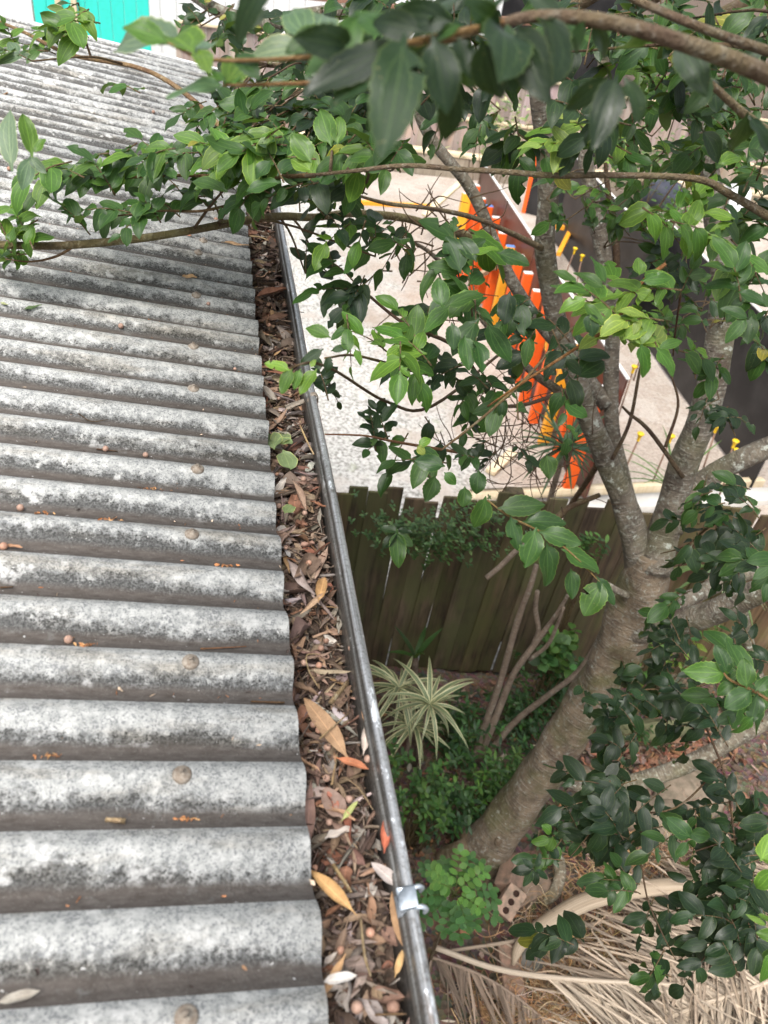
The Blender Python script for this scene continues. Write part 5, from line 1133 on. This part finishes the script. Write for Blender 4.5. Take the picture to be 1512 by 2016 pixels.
# the right hand crown
for a in [('A2', 1130, 420, 40, 60, 2.2, 2.5, 4, 40, 'mm'), ('A2', 1240, 470, 45, 35, 2.2, 2.5, 4, 40, 'mml'), ('B', 960, 250, 50, 50, 1.7, 2.0, 4, 50, 'dm'), ('D', 1390, 590, 40, 40, 2.0, 2.3, 4, 42, 'dm'), ('D', 1300, 520, 50, 40, 1.7, 2.0, 4, 50, 'dm'), ('A', 1000, 300, 60, 30, 1.3, 1.5, 3, 66, 'dm'), ('D', 1240, 390, 80, 55, 2.2, 2.4, 8, 42, 'mml'), ('D', 1335, 425, 70, 45, 1.2, 1.35, 5, 68, 'll'), ('D', 1300, 300, 90, 60, 1.8, 2.1, 11, 48, 'mml'), ('D', 1425, 280, 75, 70, 1.5, 1.8, 11, 60, 'mml'), ('D', 1465, 420, 45, 55, 1.4, 1.6, 6, 66, 'dm'), ('T3', 1250, 90, 100, 70, 1.2, 1.6, 12, 68, 'dm'), ('T3', 1430, 80, 90, 80, 1.2, 1.6, 14, 70, 'dmm'), ('T4', 1160, 215, 50, 55, 1.1, 1.4, 5, 76, 'd'),
          ('T1', 1120, 290, 55, 30, 1.2, 1.25, 3, 76, 'ly'), ('T1', 1210, 250, 50, 40, 1.3, 1.5, 4, 66, 'ml'), ('D', 1345, 560, 45, 45, 1.8, 2.0, 5, 42, 'dm'), ('D', 1330, 650, 45, 50, 2.3, 2.5, 6, 32, 'ml'), ('D', 1475, 560, 35, 55, 1.2, 1.35, 4, 78, 'mml'), ('D', 1390, 710, 45, 30, 1.5, 1.6, 3, 52, 'm'), ('D', 1420, 800, 45, 45, 1.9, 2.1, 6, 38, 'd'), ('D', 1490, 660, 25, 40, 1.4, 1.6, 3, 55, 'dm'), ('D', 1500, 330, 30, 60, 1.2, 1.4, 4, 70, 'm'),
          ('D', 1380, 170, 90, 60, 1.3, 1.6, 12, 62, 'dmm'), ('D', 1290, 190, 70, 50, 1.6, 1.9, 8, 52, 'mml'), ('D', 1470, 200, 50, 60, 1.6, 1.9, 8, 52, 'mm'), ('T3', 1330, 60, 110, 60, 1.7, 2.0, 12, 55, 'mm'), ('T3', 1470, 50, 60, 70, 1.7, 2.0, 8, 55, 'mml'), ('B', 1010, 130, 90, 60, 1.2, 1.6, 8, 70, 'dm'), ('B', 900, 120, 80, 60, 1.2, 1.6, 7, 72, 'd'), ('T3', 1120, 60, 80, 50, 1.3, 1.6, 8, 70, 'dm')]:
    zone(*a, ang=190, spread=150)
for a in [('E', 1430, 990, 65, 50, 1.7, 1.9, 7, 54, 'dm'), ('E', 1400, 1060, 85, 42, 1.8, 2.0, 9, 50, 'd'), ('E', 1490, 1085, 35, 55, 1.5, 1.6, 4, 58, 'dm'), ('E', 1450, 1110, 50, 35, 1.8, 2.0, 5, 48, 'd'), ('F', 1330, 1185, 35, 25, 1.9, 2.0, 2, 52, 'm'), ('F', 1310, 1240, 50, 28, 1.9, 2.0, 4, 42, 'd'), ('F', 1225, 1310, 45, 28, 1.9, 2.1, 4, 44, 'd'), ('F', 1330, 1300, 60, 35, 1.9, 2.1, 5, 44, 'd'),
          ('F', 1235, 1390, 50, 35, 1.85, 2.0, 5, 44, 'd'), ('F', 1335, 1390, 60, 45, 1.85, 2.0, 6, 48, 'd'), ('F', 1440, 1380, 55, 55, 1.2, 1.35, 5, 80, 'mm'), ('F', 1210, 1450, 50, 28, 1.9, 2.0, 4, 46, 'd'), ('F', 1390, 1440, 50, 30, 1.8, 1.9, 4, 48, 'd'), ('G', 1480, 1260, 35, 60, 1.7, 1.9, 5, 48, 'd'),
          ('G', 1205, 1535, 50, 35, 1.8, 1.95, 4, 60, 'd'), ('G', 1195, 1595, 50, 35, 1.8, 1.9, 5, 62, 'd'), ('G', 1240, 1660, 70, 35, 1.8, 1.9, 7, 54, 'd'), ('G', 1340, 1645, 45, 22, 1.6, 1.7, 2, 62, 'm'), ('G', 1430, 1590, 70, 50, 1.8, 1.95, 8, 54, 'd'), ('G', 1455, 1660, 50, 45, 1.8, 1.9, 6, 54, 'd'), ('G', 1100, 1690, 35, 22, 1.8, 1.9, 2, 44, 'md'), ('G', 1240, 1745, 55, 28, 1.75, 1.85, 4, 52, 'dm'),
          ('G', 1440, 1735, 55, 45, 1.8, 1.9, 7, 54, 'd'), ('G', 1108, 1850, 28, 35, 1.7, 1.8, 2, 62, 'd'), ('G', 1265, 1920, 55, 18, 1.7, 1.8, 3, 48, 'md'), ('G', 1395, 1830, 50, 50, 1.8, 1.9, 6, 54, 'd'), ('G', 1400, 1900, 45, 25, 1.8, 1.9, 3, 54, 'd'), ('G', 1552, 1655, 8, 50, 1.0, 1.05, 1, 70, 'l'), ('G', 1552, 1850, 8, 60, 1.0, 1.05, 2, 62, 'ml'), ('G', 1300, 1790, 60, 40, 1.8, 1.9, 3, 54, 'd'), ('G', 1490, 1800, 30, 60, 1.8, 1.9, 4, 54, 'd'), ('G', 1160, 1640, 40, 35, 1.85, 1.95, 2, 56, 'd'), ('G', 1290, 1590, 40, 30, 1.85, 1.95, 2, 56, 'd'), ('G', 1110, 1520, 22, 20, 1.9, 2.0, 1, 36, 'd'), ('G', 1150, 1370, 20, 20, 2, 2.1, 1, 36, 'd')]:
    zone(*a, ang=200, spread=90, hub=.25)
# leaves read one by one: (base, tip, depth, width, tones)
for b, t, d, w, ts in [((990, 1000), (1079, 992), 1.22, .5, 'm'), ((1036, 1027), (1124, 1024), 1.22, .48, 'm'), ((1070, 1049), (1148, 1070), 1.2, .5, 'm'), ((1054, 1046), (1033, 1121), 1.2, .62, 'm'), ((1006, 1022), (1022, 1086), 1.22, .5, 'm'), ((1076, 1075), (1087, 1161), 1.2, .58, 'm'), ((1113, 1086), (1191, 1124), 1.2, .55, 'm'),
                       ((1124, 1124), (1130, 1183), 1.2, .55, 'm'), ((1183, 1150), (1148, 1216), 1.2, .7, 'm'), ((1178, 1140), (1213, 1193), 1.2, .4, 'm'), ((870, 917), (815, 904), 1.35, .68, 'm'), ((877, 932), (900, 955), 1.35, .7, 'm'), ((856, 940), (838, 990), 1.35, .72, 'm'), ((942, 930), (938, 975), 1.33, .8, 'm'), ((915, 962), (912, 1000), 1.33, .85, 'm'), ((955, 984), (938, 1045), 1.3, .72, 'm'), ((1076, 898), (1084, 944), 1.3, .85, 'm'),
                       ((781, 1051), (786, 1120), 1.5, .5, 'm'), ((781, 1051), (750, 1082), 1.5, .55, 'd'), ((781, 1051), (816, 1076), 1.5, .5, 'm'), ((781, 1045), (745, 1037), 1.5, .5, 'd'), ((785, 1043), (812, 1048), 1.5, .5, 'd'), ((822, 880), (838, 895), 1.4, .8, 'y'), ((826, 876), (850, 862), 1.4, .7, 'y'),
                       ((566, 727), (519, 711), 1.0, .52, 'y'), ((573, 730), (551, 776), 1.0, .56, 'l'), ((590, 730), (578, 768), 1.0, .5, 'l'), ((620, 731), (588, 776), 1.0, .55, 'l'), ((612, 722), (622, 706), 1.0, .6, 'y'), ((646, 663), (600, 637), 1.05, .58, 'l'), ((685, 690), (684, 641), 1.1, .55, 'l'), ((632, 690), (588, 720), 1.05, .42, 'd'), ((650, 705), (640, 735), 1.05, .6, 'd'), ((655, 690), (690, 680), 1.1, .4, 'm'), ((700, 690), (712, 720), 1.1, .5, 'l'),
                       ((905, 530), (880, 458), 1.25, .6, 'm'), ((935, 510), (905, 460), 1.25, .62, 'm'), ((935, 500), (985, 482), 1.25, .5, 'l'), ((870, 600), (862, 540), 1.2, .62, 'm'), ((885, 600), (955, 570), 1.2, .5, 'm'), ((890, 640), (895, 690), 1.2, .62, 'm'), ((885, 605), (830, 650), 1.25, .5, 'l'), ((915, 665), (925, 730), 1.2, .55, 'm'), ((1003, 580), (990, 640), 1.3, .65, 'd'), ((985, 500), (1045, 520), 1.3, .55, 'm'),
                       ((1150, 590), (1098, 612), 1.05, .6, 'l'), ((1152, 600), (1190, 640), 1.05, .45, 'l'), ((1160, 620), (1170, 665), 1.05, .75, 'd'), ((1185, 565), (1130, 530), 1.05, .45, 'm'), ((1190, 555), (1165, 500), 1.1, .45, 'm'), ((1258, 540), (1258, 505), 1.15, .85, 'l'), ((1268, 552), (1325, 545), 1.15, .5, 'l'), ((1255, 577), (1292, 585), 1.15, .8, 'l'), ((1233, 665), (1288, 628), 1.1, .5, 'y'), ((1210, 660), (1240, 630), 1.1, .55, 'l'), ((1262, 683), (1276, 745), 1.1, .65, 'l'), ((1297, 690), (1332, 742), 1.1, .6, 'l'), ((1250, 670), (1298, 665), 1.1, .4, 'y'), ((1300, 685), (1350, 665), 1.12, .4, 'l'),
                       ((1500, 595), (1455, 570), 1.15, .6, 'm'), ((1470, 625), (1420, 600), 1.15, .42, 'm'), ((1465, 630), (1430, 675), 1.15, .5, 'm'), ((1480, 625), (1472, 678), 1.15, .6, 'm'), ((1420, 320), (1465, 300), 1.2, .7, 'l'), ((1345, 445), (1320, 405), 1.25, .6, 'l'), ((1360, 440), (1385, 385), 1.25, .55, 'l'), ((1440, 430), (1382, 412), 1.25, .5, 'l'), ((1350, 460), (1358, 510), 1.25, .7, 'l'), ((1440, 440), (1396, 452), 1.25, .4, 'l'),
                       ((1425, 1325), (1345, 1322), 1.15, .55, 'l'), ((1430, 1325), (1418, 1265), 1.15, .6, 'm'), ((1470, 1350), (1465, 1295), 1.12, .7, 'm'), ((1475, 1362), (1425, 1395), 1.12, .7, 'm'), ((1490, 1370), (1480, 1425), 1.12, .65, 'm'), ((1478, 1415), (1440, 1450), 1.12, .65, 'm'), ((1490, 1358), (1520, 1330), 1.1, .6, 'm'), ((1440, 1345), (1412, 1370), 1.15, .7, 'm'), ((1447, 1405), (1412, 1425), 1.2, .7, 'm'),
                       ((1358, 1648), (1312, 1610), 1.5, .6, 'm'), ((1360, 1640), (1405, 1650), 1.5, .65, 'm'), ((1352, 1660), (1330, 1690), 1.5, .55, 'm'), ((1500, 1690), (1520, 1640), .95, .7, 'y'), ((1505, 1820), (1470, 1800), .95, .25, 'l'), ((1515, 1880), (1503, 1948), .95, .35, 'l'), ((1085, 1640), (1068, 1622), 1.8, .8, 'l'), ((1046, 1712), (1004, 1716), 1.75, .5, 'd'), ((1048, 1716), (1030, 1746), 1.75, .5, 'd'), ((1052, 1716), (1058, 1748), 1.75, .5, 'd'), ((1056, 1714), (1082, 1730), 1.75, .5, 'd'), ((1048, 1708), (1028, 1690), 1.75, .5, 'd'), ((1056, 1706), (1066, 1680), 1.75, .5, 'd'), ((1080, 1652), (1045, 1660), 1.8, .6, 'l'), ((1088, 1650), (1078, 1678), 1.8, .75, 'l'),
                       ((62, 300), (48, 215), .95, .42, 'l'), ((22, 322), (8, 196), .95, .3, 'g'), ((72, 298), (86, 268), .95, .7, 'l'), ((60, 312), (92, 340), .95, .5, 'g'), ((58, 315), (42, 374), .95, .55, 'g'), ((50, 480), (62, 448), 1.3, .5, 'l'), ((20, 475), (30, 445), 1.3, .8, 'l'),
                       ((345, 350), (320, 325), 1.4, .7, 'm'), ((440, 375), (372, 345), 1.35, .6, 'm'), ((475, 300), (415, 298), 1.3, .5, 'l'), ((545, 360), (480, 372), 1.25, .55, 'm'), ((530, 320), (500, 350), 1.25, .8, 'm'), ((610, 315), (575, 260), 1.15, .7, 'l'), ((650, 280), (628, 208), 1.15, .62, 'l'), ((665, 280), (668, 220), 1.15, .5, 'l'), ((610, 335), (572, 310), 1.15, .85, 'l')]:
    key = 'R' if b[0] < 700 else ('C' if b[0] < 1000 else ('A' if b[0] < 1300 else ('D' if b[1] < 1200 else 'G')))
    leafp(key, b, t, d, w, ts)
# the close leaves that hang before the lens
for b, t, d, w, ts in [((348, 80), (188, 38), .62, .5, 'g'), ((322, 80), (238, 40), .6, .62, 'l'), ((378, 100), (330, 52), .6, .8, 'l'), ((386, 108), (425, 58), .62, .5, 'g'), ((392, 102), (412, 125), .6, .5, 'l'), ((600, 95), (478, 92), .6, .48, 'g'), ((605, 92), (538, 42), .6, .6, 'l'), ((600, 70), (566, -10), .6, .6, 'g'), ((612, 90), (640, 10), .62, .5, 'g'), ((435, 168), (318, 182), .62, .45, 'g'), ((462, 165), (420, 128), .62, .55, 'l'), ((448, 160), (490, 100), .62, .5, 'l'), ((470, 110), (505, 140), .6, .5, 'm'),
                       ((545, -60), (428, 78), .5, .32, 'd'), ((780, 92), (588, 178), .5, .3, 'd'), ((760, 120), (640, 218), .5, .34, 'd'), ((730, 60), (600, 120), .52, .32, 'm'), ((855, 85), (884, 228), .48, .58, 'd'), ((795, 88), (766, 292), .46, .36, 'd'), ((950, 88), (988, 218), .48, .52, 'd'), ((1022, 62), (1064, 178), .5, .5, 'd'), ((885, 170), (888, 296), .5, .46, 'd'), ((1212, 160), (1170, 284), .55, .42, 'd'), ((1235, 162), (1278, 238), .55, .55, 'd'), ((1192, 155), (1108, 228), .55, .42, 'd'), ((905, 80), (930, 150), .5, .6, 'd'),
                       ((880, 40), (762, 15), .5, .5, 'd'), ((905, 50), (820, 95), .5, .4, 'm'), ((980, 60), (930, 5), .5, .5, 'd'), ((1100, 30), (1040, -20), .55, .5, 'd'), ((1080, 40), (1110, 130), .55, .5, 'd'), ((700, 40), (660, 130), .5, .4, 'm'), ((1480, 235), (1520, 300), .7, .6, 'd'), ((1470, 230), (1440, 310), .7, .6, 'd'), ((990, 60), (1010, 120), .5, .6, 'd'), ((1340, 90), (1390, 170), .62, .5, 'd'), ((690, 95), (600, 70), .5, .5, 'd'), ((700, 130), (590, 150), .52, .4, 'm'), ((820, 60), (720, 30), .48, .55, 'd'), ((850, 30), (900, -20), .5, .6, 'd'), ((830, 95), (740, 180), .5, .42, 'd'), ((925, 95), (915, 190), .5, .55, 'd'), ((1000, 60), (1030, 150), .52, .55, 'd'), ((760, 70), (690, 0), .5, .45, 'm'), ((960, 40), (1000, -30), .5, .5, 'd'), ((1150, 45), (1120, 110), .55, .6, 'd'), ((1170, 45), (1200, 120), .56, .5, 'd'), ((1260, 60), (1225, 130), .58, .55, 'd'), ((640, 60), (560, 100), .55, .5, 'm'), ((520, 20), (470, 60), .55, .5, 'd'), ((880, 120), (840, 190), .5, .5, 'd'), ((1400, 160), (1360, 225), .7, .5, 'd')]:
    leafp('T2', b, t, d, w, ts, d2=d + random.uniform(-.04, .04), curl=.2, upw=-.25 if ts == 'd' else .4)
tube(TWG['T2'], [at(1000, 42, .55), at(800, 85, .53), at(640, 110, .56), at(420, 118, .6), at(330, 85, .6)], [.0028, .0022, .0018, .0014, .001], 7, 5, (1.3, 1.0, .7))
tube(TWG['T2'], [at(700, 160, .58), at(560, 165, .6), at(440, 168, .62)], [.0018, .0016, .001], 7, 5, (1.4, 1.0, .7))
tube(TWG['T2'], [at(890, 78, .55), at(820, 95, .52), at(720, 120, .54)], [.002, .0016, .001], 7, 5, (1.3, 1.0, .7))
# longer bare twigs
for key, pts, r, tn in [('A', [(1135, 640, 1.7), (1096, 674, 1.5), (1040, 740, 1.42), (950, 822, 1.36), (870, 885, 1.34)], [.0032, .0028, .0018], (1.1, 1, .8)), ('A', [(1310, 520, 1.2), (1260, 560, 1.2), (1206, 640, 1.18), (1154, 673, 1.2), (1025, 756, 1.25), (960, 800, 1.3)], [.003, .0028, .0016], (1.3, .8, .5)),
                        ('C', [(1140, 760, 2.7), (1000, 800, 2.2), (905, 690, 1.6), (800, 640, 1.5), (700, 560, 1.5)], [.007, .004, .0025], (.6, .5, .5)), ('C', [(980, 700, 2.2), (850, 800, 1.7), (760, 790, 1.55), (640, 720, 1.1), (560, 727, 1.0)], [.004, .003, .0012], (.7, .6, .55)), ('C', [(900, 890, 1.7), (780, 870, 1.5), (720, 858, 1.4), (640, 855, 1.3)], [.0035, .0022, .0012], (1.4, .9, .8)),
                        ('D', [(1205, 905, 2.9), (1240, 830, 2.85), (1262, 720, 2.8), (1290, 640, 2.7)], [.008, .006, .003], (.5, .45, .45)), ('D', [(1345, 940, 2.95), (1280, 850, 2.9), (1240, 815, 2.9), (1225, 800, 2.9)], [.009, .007, .004], (.45, .4, .4)), ('D', [(1310, 880, 2.9), (1335, 800, 2.85), (1322, 740, 2.8)], [.007, .005, .003], (.6, .5, .5)), ('A', [(1090, 1035, 3.5), (1130, 985, 3.4), (1170, 925, 3.1), (1175, 915, 3.05)], [.009, .012, .014], (.7, .6, .55)), ('A', [(1085, 1030, 3.3), (1120, 1000, 3.3), (1180, 975, 3.2)], [.014, .012, .01], (.9, .85, .8)),
                        ('G', [(1390, 1430, 1.9), (1425, 1520, 1.9), (1440, 1600, 1.88), (1450, 1720, 1.85), (1440, 1830, 1.85)], [.003, .0026, .0014], (.7, .6, .6)), ('G', [(1262, 1700, 1.85), (1275, 1770, 1.82), (1300, 1830, 1.8), (1330, 1890, 1.78)], [.0022, .002, .001], (.6, .5, .5)), ('G', [(1425, 1500, 1.9), (1330, 1590, 1.88), (1200, 1610, 1.86), (1120, 1690, 1.85)], [.0026, .002, .001], (.7, .6, .55)), ('G', [(1450, 1650, 1.86), (1300, 1690, 1.85), (1180, 1660, 1.86)], [.0024, .0018, .001], (.7, .6, .55)),
                        ('E', [(1500, 1090, 1.95), (1420, 1030, 1.9), (1350, 1075, 1.95), (1300, 1090, 2.0)], [.004, .0026, .0012], (.8, .7, .6)), ('F', [(1460, 1290, 2.0), (1380, 1350, 1.95), (1260, 1360, 1.95), (1190, 1400, 1.95)], [.004, .0026, .0012], (.8, .7, .6)), ('F', [(1600, 1440, 1.15), (1500, 1370, 1.13), (1440, 1340, 1.14), (1425, 1325, 1.15)], [.003, .0022, .0014], (1.3, 1, .7)),
                        ('A', [(960, 985, 1.25), (1000, 1015, 1.23), (1060, 1045, 1.21), (1120, 1085, 1.2), (1180, 1145, 1.2)], [.0014, .0016, .001], (1.3, 1.1, .7)), ('C', [(640, 705, 1.05), (700, 700, 1.2), (780, 720, 1.5)], [.0014, .002, .003], (1, .9, .7)), ('R', [(480, 395, 1.55), (400, 415, 1.5), (320, 415, 1.48), (230, 425, 1.45)], [.003, .0024, .0014], (1, .9, .7)), ('R', [(620, 345, 1.35), (480, 350, 1.45), (360, 345, 1.5), (180, 350, 1.5), (60, 330, 1.3)], [.004, .0032, .0016], (1.1, .9, .7)),
                        ('R', [(150, 482, 1.46), (110, 505, 1.45), (60, 515, 1.44), (10, 510, 1.42)], [.003, .002, .001], (1, .8, .7)), ('D', [(1340, 580, 1.9), (1330, 650, 2.0), (1325, 700, 2.1)], [.003, .002], (.6, .45, .4))]:
    tube(TWG[key], [at(*p) for p in pts], r, 7, 6, tn)
# tangle of fine dead twigs left of the main limb
for i in range(70):
    x, y, d = random.gauss(1010, 75), random.gauss(870, 65), random.uniform(2.3, 2.9); a = random.uniform(0, 6.28); pts = []
    for k in range(4):
        pts.append(at(x, y, d)); a += random.gauss(0, .35); x += math.cos(a) * 34; y += math.sin(a) * 34; d += random.gauss(0, .03)
    tube(TWG['C'], pts, [.0022, .001], 4, 3, (.6, .5, .5))
for i in range(36):
    x, y, d = random.gauss(860, 60), random.gauss(480, 60), random.uniform(2.2, 2.7); a = random.uniform(0, 6.28); pts = []
    for k in range(4):
        pts.append(at(x, y, d)); a += random.gauss(0, .35); x += math.cos(a) * 30; y += math.sin(a) * 30; d += random.gauss(0, .03)
    tube(TWG['C'], pts, [.003, .0012], 4, 3, (.6, .5, .45))
# the crown above and behind the view: it keeps the sky off the leaves that hang before the lens
for i in range(150):
    P = np.array([random.uniform(.15, 2.3), random.uniform(.25, 2.7), random.uniform(1.05, 1.9)]); a = random.uniform(0, 6.28); L = random.uniform(.05, .085)
    spray('D' if P[0] > 1 else 'T3', P, P + np.array([math.cos(a), math.sin(a), random.uniform(-.3, .3)]) * L * 2.2, random.randint(5, 8), L, random.choice(['d', 'm', 'm', 'l']))
for a_ in ([at(1058, 60, 2.2), (1.0, 1.9, .75), (.95, 1.6, 1.2), (.8, 1.1, 1.6)], [at(1362, 60, 2.4), (1.65, 1.8, .9), (1.6, 1.4, 1.4), (1.4, .8, 1.8)], [at(1195, 60, 2.6), (1.4, 2.3, .8), (1.3, 2.3, 1.3), (.9, 2.2, 1.7)]):
    tube(TWG['D'], a_, [.024, .018, .012, .006], 9, 5)
for key in LIMB:
    if not (FOL[key].n or TWG[key].n): continue
    f, t = FOL[key], TWG[key]; nf = len(f.f)
    for V, U, C in zip(t.v, t.uv, t.c): f.v.append(V); f.uv.append(U); f.c.append(C)
    f.f += [tuple(i + f.n for i in q) for q in t.f]; f.n += t.n
    o = f.build('foliage', M_LEAF, LIMB[key][0]); o.data.materials.append(M_TWIG)
    mi = np.zeros(len(o.data.polygons), dtype=np.int32); mi[nf:] = 1; o.data.polygons.foreach_set('material_index', mi)
